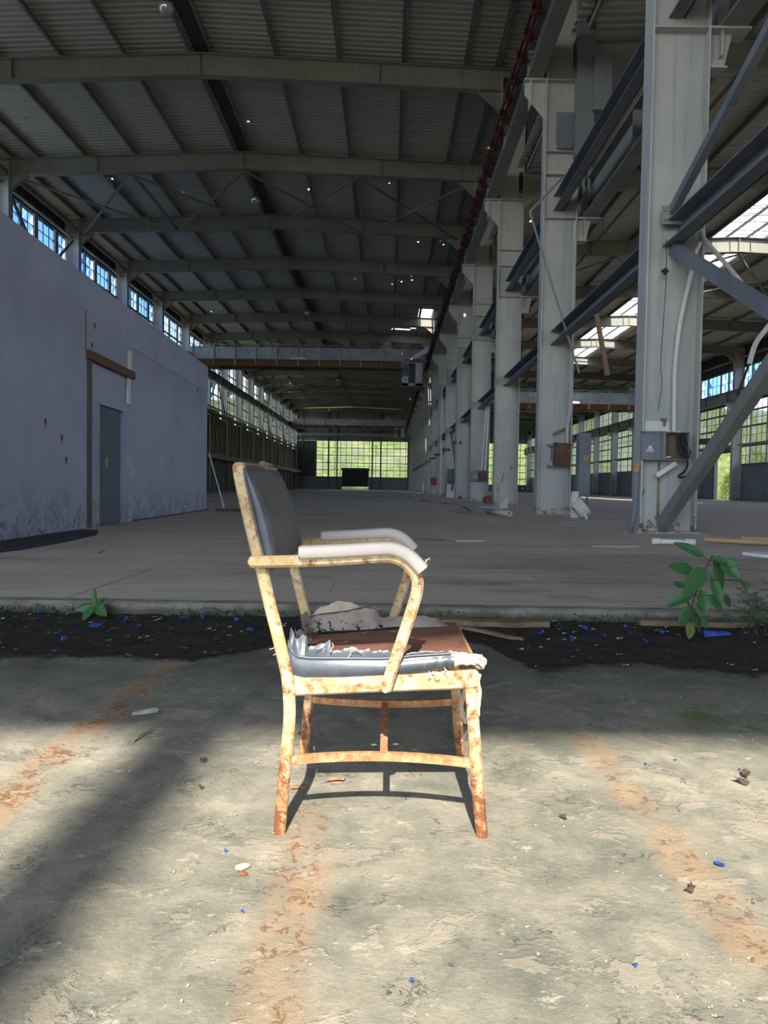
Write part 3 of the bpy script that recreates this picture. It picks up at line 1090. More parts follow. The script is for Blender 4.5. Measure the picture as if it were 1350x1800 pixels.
link('back_panel', ribbed_x(-19.75, 20.4, YB - 1.2, 4.3, 8.4, 2.06, 0.1).mesh('back_panel'), 'darkclad', mezz)
link('lower_panel', ribbed_x(-19.72, 20.4, YB - 1.2, ZF, 3.6, 1.03, 0.06).mesh('lower_panel'), 'darkclad', mezz)

# --- clerestory strip between the two roofs
cs = ribbed_x(5.25, YA, YB, 13.5, 17.5, 0.8)
struct('wall_clerestory', cs, 'darkclad', 'dark ribbed cladding above the column row')

# --- right wall of the side hall
wr = MB().box(30.42, 30.5, YA, YN(6) + 0.6, ZF - 0.3, 3.2).box(30.42, 30.5, YN(6) + 4.75, YB, ZF - 0.3, 3.2)
wr.box(30.42, 30.5, YN(6) + 0.6, YN(6) + 4.75, 4.35, 4.9).box(30.42, 30.5, YA, YB, 8.54, 9.6)
wall_right = struct('wall_right', wr, 'bluegrey', 'grey lower panels of the right-hand wall of the side hall')
link('eave_cladding', ribbed_x(30.5, YA, YB, 11.55, 13.7, 0.8).mesh('eave_cladding'), 'darkclad', wall_right)
link('eave_rail', MB().beam((30.2, YA, 12.35), (30.2, YB, 12.35), 0.14, 0.16).mesh('eave_rail'), 'steel', wall_right)
link('service_rail', MB().beam((29.95, YN(6) + 0.2, 4.85), (29.95, YB, 4.85), 0.16, 0.14).beam((29.95, YA, 4.85), (29.95, YN(6) - 0.3, 4.85), 0.16, 0.14).mesh('service_rail'), 'steel', wall_right)
me_c = hcol(29.6, 30.4, 13.2).mesh('column')
me_b2 = MB().box(28.9, 29.6, -0.12, 0.12, 8.42, 8.47).prism([(29.6, 7.8), (29.6, 8.42), (28.95, 8.42), (28.95, 8.2)], 1, -0.015, 0.015).mesh('girder_bracket')
for n in range(N0, N1 + 1):
    link('column', me_c, 'column', wall_right, (0, YN(n), 0))
    link('girder_bracket', me_b2, 'column', wall_right, (0, YN(n), 0))
GRR = [(0.4, 2.2, 2, True), (2.4, 3.7, 2, True), (3.9, 6.3, 3, False), (6.5, 7.85, 2, True)]
for n in range(1, N1):
    near = n in (5, 6)
    window(0, 30.3, YN(n), GRR, [9.6, 10.58, 11.55], (0, 2), (0, 1) if near else (), -1, 'upper window band in the right wall, %s bay from the front' % ORD[n], (0, 1), glass='skytintdeep' if n < 8 else 'glass')
    window(0, 30.3, YN(n), GRR, [4.92, 5.66, 6.4, 7.05, 7.7, 8.54], (0, 2, 4, 5), (0, 1, 2, 3, 4) if near else (), -1, 'tall middle window in the right wall, %s bay from the front' % ORD[n])
    g3 = GRR if n != 6 else [(4.95, 6.3, 2, False), (6.5, 7.85, 2, False)]
    window(0, 30.3, YN(n), g3, [3.2, 3.98, 4.75], (0, 2), (0, 1) if near else (), -1, 'low window row in the right wall, %s bay from the front' % ORD[n], (0, 1) if n == 5 else ())
dj = MB().box(30.2, 30.52, YN(6) + 0.45, YN(6) + 0.62, ZF, 4.4).box(30.2, 30.52, YN(6) + 4.45, YN(6) + 4.75, ZF, 4.4).box(30.2, 30.52, YN(6) + 0.45, YN(6) + 4.75, 4.3, 4.5)
struct('door_1', dj, 'darksteel', 'open doorway to bright greenery in the right wall')
link('slid_beam', MB().beam((29.7, YN(6) + 1.2, 5.35), (29.7, YN(6) + 6.2, 5.55), 0.5, 0.55).mesh('slid_beam'), 'darksteel', wall_right)

# --- far walls
wf = ribbed_y(YB + 0.25, -20.6, 5.2, 10.54, 17.4, 0.95)
wf.box(-20.6, -9.9, YB + 0.2, YB + 0.3, ZF - 0.3, 2.8).box(-4.2, 5.2, YB + 0.2, YB + 0.3, ZF - 0.3, 2.8)
wall_far = struct('wall_far', wf, 'bluegrey', 'dark cladding around the great window at the far end')
link('wind_girder', MB().box(-19.6, 4.2, YB - 0.6, YB - 0.1, 11.5, 12.15).mesh('wind_girder'), 'steel', wall_far)
link('dark_panel', ribbed_y(YB + 0.22, -20.4, -15.5, 2.8, 10.5, 0.95).mesh('dark_panel'), 'darkclad', wall_far)
for x in (-18.4, -12.8, -11.0, -3.43, -1.63, 4.3):
    link('wind_post', MB().box(x - 0.14, x + 0.14, YB - 0.1, YB + 0.15, ZF, 16.6).mesh('wind_post'), 'darksteel', wall_far)
fx = [-15.4, -14.05, -12.95, -11.45, -10.25, -9.05, -7.85, -6.5, -5.3, -4.1, -3.55, -2.7, -1.75, -0.3, 1.17, 2.5, 3.7, 4.1]
window(1, YB + 0.1, 0.0, [(a + 0.05, b - 0.05, 1, False) for a, b in zip(fx[:-1], fx[1:])], [2.8, 4.3, 5.81, 7.42, 8.99, 10.54], range(6), (0, 1, 2, 3, 4), 1, 'great gridded window filling the far end wall', posts='mullion')
for k, z in enumerate((3.55, 5.05, 6.6, 8.2, 9.75)):
    link('glazing_bar', MB().box(-15.4, 4.1, YB + 0.08, YB + 0.12, z - 0.02, z + 0.02).mesh('glazing_bar'), 'mullion', bpy.data.objects['window_%d' % WIN_NO[0]])
gt = MB().box(-9.9, -4.2, YB - 0.25, YB - 0.05, 0.75, 4.45)
for i in range(14):
    gt.box(-9.9, -4.2, YB - 0.29, YB - 0.24, 0.78 + i * 0.26, 0.84 + i * 0.26)
struct('door_2', gt, 'black', 'dark roller gate in the far wall, open a crack at the floor')
link('gate_header', MB().box(-10.1, -4.0, YB - 0.35, YB - 0.02, 4.4, 4.75).mesh('gate_header'), 'darksteel', bpy.data.objects['door_2'])
wf2 = ribbed_y(YB + 0.25, 5.2, 30.6, 10.5, 13.8, 0.95).box(5.2, 30.6, YB + 0.2, YB + 0.3, ZF - 0.3, 1.6)
struct('wall_far_side', wf2, 'bluegrey', 'far end wall of the side hall')
fx2 = [5.4 + 1.2 * i for i in range(22)]
window(1, YB + 0.1, 0.0, [(a + 0.05, b - 0.05, 1, False) for a, b in zip(fx2[:-1], fx2[1:])], [1.6, 2.9, 4.3, 5.81, 7.42, 8.99, 10.5], range(7), (), 1, 'gridded end window of the side hall seen between the columns', posts='mullion')

# --- unseen front end behind the viewpoint, opening and post shaped to shade the slab
OPX0, OPX1, OPZ = -16.5, 4.0, 13.85  # sized for where the shadow edge and daylight should fall
fw = ribbed_y(YA - 0.2, -20.7, 5.3, OPZ, 17.6, 0.95)
fw.box(-20.7, OPX0, YA - 0.25, YA - 0.15, -0.2, OPZ).box(OPX1, 5.3, YA - 0.25, YA - 0.15, -0.2, OPZ)
wall_front = struct('wall_front', fw, 'darkclad', 'unseen clad front gable, its opening shaped to shade the slab')
link('gate_post', MB().box(-1.42, -1.16, YA - 0.3, YA - 0.05, 0, OPZ).mesh('gate_post'), 'darksteel', wall_front)
struct('wall_front_side', ribbed_y(YA - 0.2, 5.3, 30.7, -0.2, 13.9, 0.95), 'darkclad', 'clad front wall of the side hall')

# ------------------------------------------------------------------ office block with blue-grey wall on the left
# the wall runs along a line that drifts slightly left with distance
def WX(y): return -4.5 - 0.0325 * (y - 8.25)


W0, W1, WZ = 4.6, 19.0, 3.90


def slabseg(mb, y0, y1, z0, z1, o0=0.0, t=0.16):
    """piece of the office wall between y0,y1; front face offset o0 towards the hall"""
    a, b = WX(y0) + o0, WX(y1) + o0
    mb.add([(a, y0, z0), (a, y0, z1), (a - t, y0, z1), (a - t, y0, z0), (b, y1, z0), (b, y1, z1), (b - t, y1, z1), (b - t, y1, z0)],
           [(0, 1, 2, 3), (7, 6, 5, 4), (0, 4, 5, 1), (1, 5, 6, 2), (2, 6, 7, 3), (3, 7, 4, 0)])
    return mb


D0, D1y = 11.35, 12.50      # clear door opening
ow = MB()
slabseg(ow, W0, 10.80, ZF, WZ - 0.08)
slabseg(ow, 12.86, W1, ZF, WZ)
slabseg(ow, 10.80, 12.86, 2.74, WZ)
slabseg(ow, W0, 10.80, WZ - 0.08, WZ)
ow.box(-14, WX(W1), W1 - 0.16, W1 + 0.0, ZF, WZ)
ow.box(-14, WX(W1) - 0.2, W0, W1, WZ - 0.25, WZ - 0.02)
wall_office = struct('wall_office', ow, 'bluewall', 'blue-grey plastered office wall on the left')
link('plaster_patch', slabseg(slabseg(MB(), 12.62, 12.80, 2.20, 2.66, 0.012, 0.03), 12.66, 12.84, 2.80, 3.15, 0.012, 0.03).mesh('plaster_patch'), 'white', wall_office)
# raised upper band over the right-hand part
link('plaster_band', slabseg(MB(), 12.86, W1 + 0.01, 3.22, WZ + 0.01, 0.012, 0.03).mesh('plaster_band'), 'bluewall', wall_office)
link('infill_panel', slabseg(slabseg(slabseg(MB(), 10.98, 12.86, 2.12, 2.74, -0.03, 0.1), 10.98, 11.29, ZF, 2.12, -0.03, 0.1), 12.56, 12.86, ZF, 2.12, -0.03, 0.1).mesh('infill_panel'), 'bluewall', wall_office)
link('corner_steel', slabseg(MB(), 10.80, 10.96, ZF, 2.66, 0.02, 0.2).mesh('corner_steel'), 'darksteel', wall_office)
link('lintel', slabseg(MB(), 10.76, 12.9, 2.665, 2.80, 0.06, 0.12).mesh('lintel'), 'brownwood', wall_office)
link('cracked_joint', slabseg(MB(), 10.74, 10.77, 2.78, 3.38, 0.003, 0.02).mesh('cracked_joint'), 'brownwood', wall_office)
link('threshold_strip', slabseg(MB(), 12.9, W1, ZF, ZF + 0.03, 0.05, 0.06).mesh('threshold_strip'), 'darksteel', wall_office)
dr = slabseg(MB(), D0, D1y, ZF + 0.02, 2.05, -0.075, 0.05)
door = struct('door_3', dr, 'doorpaintshade', 'recessed blue-grey door in the office wall')
for wy, wz in ((10.05, 1.12), (9.9, 1.42), (11.1, 3.24), (11.0, 2.92), (17.9, 3.15), (9.4, 1.60)):
    link('wall_mark', slabseg(slabseg(MB(), wy - 0.03, wy + 0.03, wz - 0.03, wz + 0.03, 0.008, 0.02), wy - 0.008, wy + 0.012, wz - 0.07, wz - 0.03, 0.006, 0.02).mesh('wall_mark'), 'brownwood', wall_office)
link('door_frame', slabseg(slabseg(slabseg(MB(), D0 - 0.06, D0, ZF, 2.12, -0.01, 0.13), D1y, D1y + 0.06, ZF, 2.12, -0.01, 0.13), D0, D1y, 2.05, 2.12, -0.01, 0.13).mesh('door_frame'), 'bluewall', door)
link('kick_plate', slabseg(MB(), D0, D1y, ZF + 0.02, ZF + 0.2, -0.068, 0.02).mesh('kick_plate'), 'doorpaintshade', door)
link('door_handle', slabseg(MB(), D0 + 0.40, D0 + 0.52, 1.05, 1.22, -0.06, 0.03).mesh('door_handle'), 'steel', door)
link('interior_wall', MB().box(-6.2, -4.95, D1y + 0.45, D1y + 0.5, ZF, 2.3).box(-6.2, -4.9, D0 - 0.5, D0 - 0.45, ZF, 2.3).mesh('interior_wall'), 'doorpaintshade', wall_office)

# ------------------------------------------------------------------ column row between the halls
CX0, CX1, CZ = 4.23, 5.18, 17.0
me_web = MB().box(CX0 + 0.03, CX1 - 0.03, -0.012, 0.012, ZF, CZ).mesh('web')
me_fl = MB().box(CX0, CX0 + 0.03, -0.20, 0.20, ZF, CZ).mesh('flange')
me_fr = MB().box(CX1 - 0.03, CX1, -0.20, 0.20, ZF, CZ).mesh('flange')
me_bp = MB().box(CX0 - 0.05, CX1 + 0.05, -0.26, 0.26, ZF - 0.02, ZF + 0.025).mesh('base_plate')
me_st = MB().box(CX0 + 0.03, CX1 - 0.03, -0.19, -0.012, -0.012, 0.012).mesh('stiffener')
me_bl = MB().box(3.62, CX0, -0.19, 0.19, 12.19, 12.23).box(3.8, 3.83, -0.17, 0.17, 11.5, 12.19).prism([(CX0, 11.2), (CX0, 12.19), (3.66, 12.19), (3.66, 11.85)], 1, -0.015, 0.015).mesh('crane_bracket')
me_br = MB().box(CX1, 5.85, -0.19, 0.19, 8.40, 8.44).prism([(CX1, 7.8), (CX1, 8.40), (5.6, 8.40), (5.48, 7.85)], 1, -0.015, 0.015).box(5.38, 5.41, -0.14, 0.14, 8.0, 8.4).box(CX1, 5.48, -0.15, 0.15, 7.79, 7.82).mesh('crane_bracket')
col_note = {0: 'nearest grey steel column, with open fuse box and white conduit',
            1: 'second grey steel column, with a rusted box on its side',
            2: 'third grey steel column, with red scrawls near its foot',
            3: 'fourth grey steel column, with twin white conduits',
            5: 'sixth grey steel column, with white cabinet at its foot',
            7: 'eighth grey steel column, with a red box'}
for n in range(-1, N1 + 1):
    lab = col_note.get(n, '%s grey steel column of the row between the halls' % ORD[n] if n >= 0 else 'grey steel column of the row beside the curb, out to the right')
    c = root('steel_column', (0, YN(n), 0), lab, 'column', 'row of steel columns between the halls')
    for nm, me in (('web', me_web), ('flange', me_fl), ('flange', me_fr), ('base_plate', me_bp), ('crane_bracket', me_bl), ('crane_bracket', me_br)):
        link(nm, me, 'column', c)
    for z in (8.42, 9.62, 10.25, 12.2):
        link('stiffener', me_st, 'column', c, (0, 0, z))
    if n >= 0:
        gb = MB()
        for sx in (1,):
            gb.box(CX0 - 0.12, CX1 + 0.12, -0.34, 0.32, ZF - 0.05, ZF + 0.01)
        link('grout_pad', gb.mesh('grout_pad'), 'stone', c)
# longitudinal channels between the columns
for n in range(-1, N1):
    tags = ('between the %s and %s columns' % (ORD[n], ORD[n + 1])) if n >= 0 else 'running from the nearest column towards the right foreground'
    a, b = YN(n) + 0.03, YN(n + 1) - 0.03
    o = single('channel_beam', MB().channel((4.67, a, 5.09), (4.67, b, 5.09), 0.26, 0.38, 0.02, -1), 'bluegrey', 'lower blue-grey channel beam ' + tags, 'beam', 'lower channel beams of the column row')
    o = single('channel_beam', MB().channel((4.67, a, 8.86), (4.67, b, 8.86), 0.26, 0.42, 0.02, -1), 'bluegrey', 'upper blue-grey channel beam ' + tags, 'beam', 'upper channel beams of the column row')
# crane runway girders
def girder(x, z0, z1, label, w=0.42):
    g = root('crane_girder', (x, YA, z0), label, 'girder', 'crane runway girders')
    part('girder_beam', MB().ibeam((x, YA, (z0 + z1) / 2), (x, YB, (z0 + z1) / 2), w, z1 - z0, 0.035, 0.02), 'steel', g)
    part('crane_rail', MB().box(x - 0.04, x + 0.04, YA, YB, z1, z1 + 0.11), 'rustpipe', g)
    me = MB().box(x - w / 2 + 0.02, x + w / 2 - 0.02, -0.01, 0.01, z0 + 0.035, z1 - 0.035)
    me.v = [(a - x, b, c - z0) for a, b, c in me.v]
    me = me.mesh('web_stiffener')
    y = YN(-1)
    while y < YB:
        link('web_stiffener', me, 'steel', g, (0, y - YA, 0))
        y += BAY / 2
    return g


girder(3.92, 12.23, 13.12, 'crane runway girder high along the left side of the column row')
girder(-19.22, 12.06, 12.98, 'crane runway girder along the left window wall')
girder(5.55, 8.44, 9.38, 'crane runway girder of the side hall along the column row')
girder(29.2, 8.47, 9.38, 'crane runway girder along the right wall of the side hall')
# red conductor bars
cr = root('conductor_rail', (3.55, YN(0), 12.7), 'dark red conductor bars on brackets beside the crane girder', 'conductor rail')
for dx, dz in ((0, 0.0), (-0.10, 0.14), (0.06, 0.26)):
    part('bar', MB().box(3.55 + dx - 0.03, 3.55 + dx + 0.03, YN(0), YB - 2, 12.72 + dz - 0.025, 12.72 + dz + 0.025), 'red', cr)
me = MB().box(-0.14, 0.12, -0.02, 0.02, -0.04, 0.32).box(0.0, 0.22, -0.03, 0.03, 0.02, 0.07).mesh('bracket')
y = YN(0) + 1.0
while y < YB - 3:
    link('bracket', me, 'red', cr, (0, y - YN(0), 0.02))
    y += 1.03
# diagonal braces in the bay nearest the viewpoint
yc, yd = YN(0) - 0.15, YN(-1) + 0.2
single('diagonal_brace', MB().beam((4.62, yc, 0.22), (4.62, yd, 5.3), 0.15, 0.20), 'steel', 'grey diagonal brace rising from the foot of the nearest column', 'brace')
single('diagonal_brace', MB().beam((4.70, yc + 0.1, 4.88), (4.70, yd, 0.3), 0.09, 0.20), 'bluegrey', 'blue-grey angle brace sloping down from the beam on the nearest column', 'brace')
single('diagonal_brace', MB().beam((4.62, yc + 0.1, 5.35), (4.62, yd, 8.4), 0.12, 0.14), 'bluegrey', 'slim blue-grey brace rising from the beam on the nearest column', 'brace')
# gusset plates with bolts where the braces meet the nearest column
gp = root('gusset_plate', (4.6, YN(0) - 0.1, 4.8), 'bolted gusset plate at the brace joint on the nearest column', 'plate')
part('plate', MB().box(4.45, 4.85, YN(0) - 0.24, YN(0) - 0.22, 5.2, 5.5), 'steel', gp)
for bx, bz in ((4.5, 5.27), (4.6, 5.27), (4.5, 5.42), (4.6, 5.42)):
    part('bolt', MB().tube([(bx, YN(0) - 0.27, bz), (bx, YN(0) - 0.24, bz)], 0.022, 6), 'steel', gp)
# other bays with X bracing
for n in (4, 8, 12):
    a, b = YN(n) + 0.2, YN(n + 1) - 0.2
    for (p, q, w) in (((4.62, a, 0.3), (4.62, b, 4.9), 'rising'), ((4.72, a, 4.9), (4.72, b, 0.3), 'falling')):
        single('diagonal_brace', MB().beam(p, q, 0.12, 0.16), 'steel', 'diagonal brace %s away from the foreground between the %s and %s columns' % (w, ORD[n], ORD[n + 1]), 'brace', 'diagonal braces of the column row')
for n in range(4, 14):
    single('cable_bracket', MB().box(4.0, 4.6, YN(n) - 0.28, YN(n) - 0.2, 3.55, 3.75).box(4.05, 4.12, YN(n) - 0.45, YN(n) - 0.05, 3.3, 3.62).beam((4.1, YN(n) - 0.3, 3.6), (4.1, YN(n) + 1.6, 3.75), 0.06, 0.06), 'darksteel', 'dark pipe bracket on the %s column' % ORD[n], 'bracket', 'pipe brackets on the column row')

# ------------------------------------------------------------------ bridge cranes
def crane(yc, label, x0, x1, zb, cab=True, group=None, sheet=False):
    r = root('bridge_crane', ((x0 + x1) / 2, yc, zb), label, 'crane', group)
    part('front_girder', MB().box(x0, x1, yc - 0.35, yc + 0.35, zb - 0.28, zb + 0.75).box(x0, x1, yc - 0.42, yc + 0.42, zb - 0.33, zb - 0.28).box(x0, x1, yc - 0.42, yc + 0.42, zb + 0.75, zb + 0.8), 'cranewhite', r)
    part('rear_girder', MB().box(x0, x1, yc + 2.9, yc + 3.5, zb - 0.75, zb + 0.3), 'steel', r)
    part('walkway', MB().box(x0 + 0.3, x1 - 0.3, yc + 0.42, yc + 2.9, zb - 0.62, zb - 0.55).box(x0 + 0.3, x1 - 0.3, yc + 0.38, yc + 0.44, zb - 0.85, zb - 0.33), 'craneorange', r)
    k = int((x1 - x0) / 1.95)
    me = MB().box(-0.04, 0.04, -0.46, 0.0, -0.85, 0.95).mesh('girder_rib')
    for i in range(k + 1):
        x = x0 + 0.4 + (x1 - x0 - 0.8) * i / k
        link('girder_rib', me, 'cranewhite', r, (x - (x0 + x1) / 2, 0, 0))
        part('walkway_joist', MB().box(x - 0.12, x + 0.12, yc + 0.42, yc + 2.9, zb - 0.85, zb - 0.62), 'darksteel', r)
    for x in (x0, x1):
        part('end_truck', MB().box(x - 0.2, x + 0.2, yc - 1.0, yc + 4.2, zb - 0.25, zb + 0.2), 'rustbox', r)
        for dy in (-0.6, 3.8):
            part('wheel', MB().tube([(x - 0.08, yc + dy, zb - 0.2), (x + 0.08, yc + dy, zb - 0.2)], 0.24, 14), 'darksteel', r)
    part('hand_rail', MB().beam((x0, yc - 0.4, zb + 1.0), (x1, yc - 0.4, zb + 1.0), 0.04, 0.04), 'cranewhite', r)
    part('trolley', MB().box(x1 - 4.6, x1 - 3.4, yc - 0.2, yc + 3.2, zb + 0.8, zb + 1.05).tube([(x1 - 4.3, yc + 0.2, zb + 1.25), (x1 - 3.6, yc + 0.2, zb + 1.25)], 0.28, 12), 'cranewhite', r)
    part('rail_lamp', MB().prism([(x0 + 9.6, zb - 0.35), (x0 + 11.1, zb - 0.35), (x0 + 10.95, zb - 0.15), (x0 + 9.75, zb - 0.15)], 1, yc - 0.62, yc - 0.43), 'white', r)
    if cab:
        cx0, cx1, cy0, cy1, cz0, cz1 = x1 - 2.55, x1 - 0.62, yc - 3.2, yc - 0.9, zb - 3.0, zb - 1.0
        c = root('operator_cab', (0, 0, 0), '', '')
        for kk in ('label', 'category'):
            if kk in c:
                del c[kk]
        c.parent = r
        base = Vector(r.location)

        def cp(nm, mb, mt):
            mb.v = [(a - base.x, b - base.y, z - base.z) for a, b, z in mb.v]
            link(nm, mb.mesh(nm), mt, c)
        cp('cab_floor', MB().box(cx0 - 0.05, cx1 + 0.05, cy0, cy1, cz0 - 0.12, cz0), 'darksteel')
        cp('cab_panel', MB().box(cx0, cx0 + 0.6, cy0, cy0 + 0.05, cz0, cz0 + 0.85), 'cranewhite')
        cp('cab_panel', MB().box(cx1 - 0.7, cx1, cy0, cy0 + 0.05, cz0, cz1), 'cranewhite')
        cp('cab_panel', MB().box(cx0, cx1, cy0, cy0 + 0.04, cz0, cz0 + 0.22), 'cranewhite')
        cp('cab_back', MB().box(cx0 + 0.5, cx1, cy1 - 0.05, cy1, cz0, cz1), 'darksteel')
        cp('cab_side', MB().box(cx1 - 0.05, cx1, cy0, cy1, cz0, cz1), 'cranewhite')
        cp('cab_roof', MB().box(cx0, cx1, cy0, cy1, cz1, cz1 + 0.06), 'cranewhite')
        for i in range(5):
            xx = cx0 + 0.02 + i * 0.15
            cp('cab_bar', MB().beam((xx, cy0, cz0 + 0.8), (xx, cy0, zb + 0.9), 0.035, 0.035), 'cranewhite')
        cp('cab_hanger', MB().box(cx1 - 0.15, cx1 - 0.05, cy0 + 0.2, cy0 + 0.3, cz1, zb + 0.2).box(cx1 - 0.15, cx1 - 0.05, cy1 - 0.3, cy1 - 0.2, cz1, zb - 0.5), 'steel')
        cp('cab_strut', MB().box(cx0 + 0.3, cx1, cy0 + 0.1, cy0 + 0.2, cz1 + 0.15, cz1 + 0.4), 'craneorange')
    return r


crane(67.6, 'nearer overhead bridge crane of the main hall, whitish girder with rusty orange walkway and cab', -18.95, 3.62, 12.95, True)
crane(138.5, 'farther overhead bridge crane near the end wall', -18.95, 3.62, 12.95, True)
crane(73.5, 'overhead bridge crane spanning the side hall behind the columns', 5.75, 29.0, 9.95, False)
fs = MB()
fs.grid(lambda u, v: (1.75 + 1.75 * u, 64.2 + 0.3 * v - 0.3 * u, 12.15 + 0.75 * u + 0.65 * v * (0.35 + 0.65 * u) + 0.04 * math.sin(9 * v)), 8, 10)
o = single('fallen_roof_sheet', fs, 'foam', 'bent pale roof sheet caught on the crane by the cab', 'metal sheet')
md = o.modifiers.new('thick', 'SOLIDIFY'); md.thickness = 0.02

# ------------------------------------------------------------------ ceiling lamps along the ridge
lp_sh = MB().lathe([(0.05, 0.55), (0.07, 0.5), (0.07, 0.28), (0.13, 0.22), (0.15, 0.1), (0.15, 0.06)], n=14).mesh('lamp_housing')
lp_gl = MB().lathe([(0.15, 0.10), (0.235, 0.03), (0.25, -0.06), (0.20, -0.16), (0.10, -0.21), (0.0, -0.22)], n=16).mesh('lamp_glass')
lp_st = MB().box(-0.02, 0.02, -0.02, 0.02, 0.5, 1.15).mesh('lamp_rod')
for i, y in enumerate((23.8, 39.4, 64.6, 86.0, 105.0)):
    z = 16.40
    lab = ('bare glass high-bay lamp at the top edge, nearest of the ridge lamps' if i == 0 else 'glass high-bay lamp hanging under the ridge, %s from the front' % ORD[i])
    r = root('ceiling_lamp', (-7.5, y, z), lab, 'lamp', 'high-bay lamps under the ridge')
    link('lamp_housing', lp_sh, 'darksteel', r)
    link('lamp_glass', lp_gl, 'bulb', r)
    link('lamp_rod', lp_st, 'darksteel', r)

# ------------------------------------------------------------------ fittings on the columns
y0 = YN(0)
r = root('fuse_box', (4.60, y0 - 0.10, 1.32), 'open grey steel fuse box with burnt wiring on the nearest column', 'fuse box')
part('door', MB().box(4.205, 4.60, y0 - 0.225, y0 - 0.20, 1.32, 1.80).box(4.21, 4.235, y0 - 0.25, y0 - 0.225, 1.335, 1.785).box(4.555, 4.60, y0 - 0.27, y0 - 0.225, 1.32, 1.80).box(4.21, 4.6, y0 - 0.25, y0 - 0.225, 1.765, 1.80).box(4.21, 4.6, y0 - 0.25, y0 - 0.225, 1.32, 1.345), 'bluegrey', r)
part('sticker', MB().box(4.30, 4.425, y0 - 0.229, y0 - 0.2255, 1.455, 1.50), 'paper', r)
part('sticker', MB().box(4.335, 4.39, y0 - 0.229, y0 - 0.2255, 1.505, 1.555), 'foam', r)
part('case', MB().box(4.60, 4.615, y0 - 0.25, y0 - 0.02, 1.32, 1.79).box(4.985, 5.0, y0 - 0.25, y0 - 0.02, 1.32, 1.79).box(4.6, 5.0, y0 - 0.25, y0 - 0.02, 1.775, 1.79).box(4.6, 5.0, y0 - 0.25, y0 - 0.02, 1.32, 1.335), 'bluegrey', r)
part('backing_board', MB().box(4.615, 4.985, y0 - 0.07, y0 - 0.02, 1.335, 1.775), 'boxwood', r)
part('insulator', MB().tube([(4.64, y0 - 0.2, 1.365), (4.72, y0 - 0.2, 1.375)], 0.018, 8), 'white', r)
rk = random.Random(3)
for i in range(9):
    a = (4.84 + 0.012 * i + rk.uniform(-.02, .02), y0 - 0.12 - rk.random() * 0.1, 1.74)
    pts = [a, (a[0] + rk.uniform(-.04, .05), a[1] - 0.03, 1.6), (a[0] + rk.uniform(-.03, .1), y0 - 0.24, 1.46), (4.93 + rk.uniform(-.05, .08), y0 - 0.29, 1.36 + rk.uniform(-.03, .05))]
    part('cable', MB().tube(catmull(pts, 5), 0.012, 6), 'black', r)
part('hanging_cable', MB().tube(catmull([(4.93, y0 - 0.27, 1.4), (4.97, y0 - 0.28, 1.27), (4.93, y0 - 0.27, 1.14), (4.84, y0 - 0.25, 1.055), (4.90, y0 - 0.25, 1.035), (4.99, y0 - 0.22, 1.06), (5.03, y0 - 0.2, 1.12)], 6), 0.019, 8), 'black', r)
part('hanging_cable', MB().tube(catmull([(4.95, y0 - 0.25, 1.05), (4.97, y0 - 0.2, 0.95), (4.96, y0 - 0.2, 0.82)], 5), 0.007, 6), 'white', r)
for x in (4.70, 4.86):
    part('lock_nut', MB().tube([(x, y0 - 0.14, 1.765), (x, y0 - 0.14, 1.815)], 0.035, 10), 'white', r)
single('mounting_plate', MB().box(4.32, 4.735, y0 - 0.05, y0 - 0.02, 1.80, 1.985), 'white', 'stained cream plate with bolt holes above the open fuse box', 'plate')
single('hinge_stub', MB().box(4.60, 4.67, y0 - 0.12, y0 - 0.02, 1.98, 2.03).tube([(4.635, y0 - 0.1, 1.9), (4.635, y0 - 0.1, 2.0)], 0.02, 8), 'rustpipe', 'small rusty stub above the cream plate', 'fitting')
single('white_batten', MB().beam((4.47, y0 - 0.24, 1.06), (4.79, y0 - 0.24, 1.27), 0.04, 0.075, (0, 0, 1)), 'white', 'tilted white plastic cover strip below the fuse box', 'strip')
single('conduit', MB().tube(catmull([(4.785, y0 - 0.14, 1.80), (4.77, y0 - 0.14, 2.4), (4.765, y0 - 0.15, 2.9), (4.82, y0 - 0.17, 3.6), (4.93, y0 - 0.2, 4.25), (5.03, y0 - 0.2, 4.72), (5.10, y0 - 0.2, 4.93)], 6), 0.034, 10), 'white', 'white plastic conduit leaning up the nearest column', 'pipe')
single('conduit', MB().tube([(5.12, y0 - 0.2, 5.13), (5.16, y0 - 0.2, 4.98), (5.64, y0 - 0.2, 4.46), (6.16, y0 - 0.2, 3.86)], 0.036, 10), 'white', 'white pipe slanting down to the right from the nearest column', 'pipe')
single('conduit', MB().tube(catmull([(6.2, y0 - 1, 3.75), (5.95, y0 - 1, 3.5), (5.82, y0 - 1, 3.34), (5.66, y0 - 1, 3.1), (5.575, y0 - 1, 2.79)], 6), 0.038, 10), 'white', 'bent white pipe end hanging beside the nearest column', 'pipe')
single('cable_tail', MB().tube([(5.575, y0 - 1, 2.80), (5.41, y0 - 1, 2.31)], 0.022, 8), 'black', 'black cable tail hanging out of the bent white pipe', 'cable')
single('wire', MB().tube(catmull([(4.52, y0 - 0.23, 4.95), (4.545, y0 - 0.23, 4.4), (4.53, y0 - 0.2, 3.6), (4.50, y0 - 0.22, 2.9), (4.53, y0 - 0.22, 2.6), (4.48, y0 - 0.22, 2.15)], 6), 0.006, 5), 'black', 'thin black wire hanging down the web of the nearest column', 'wire')
single('wire_clamp', MB().box(4.47, 4.58, y0 - 0.24, y0 - 0.2, 4.42, 4.46).box(4.51, 4.55, y0 - 0.26, y0 - 0.2, 4.38, 4.48), 'black', 'black clamp on the thin hanging wire', 'clamp')
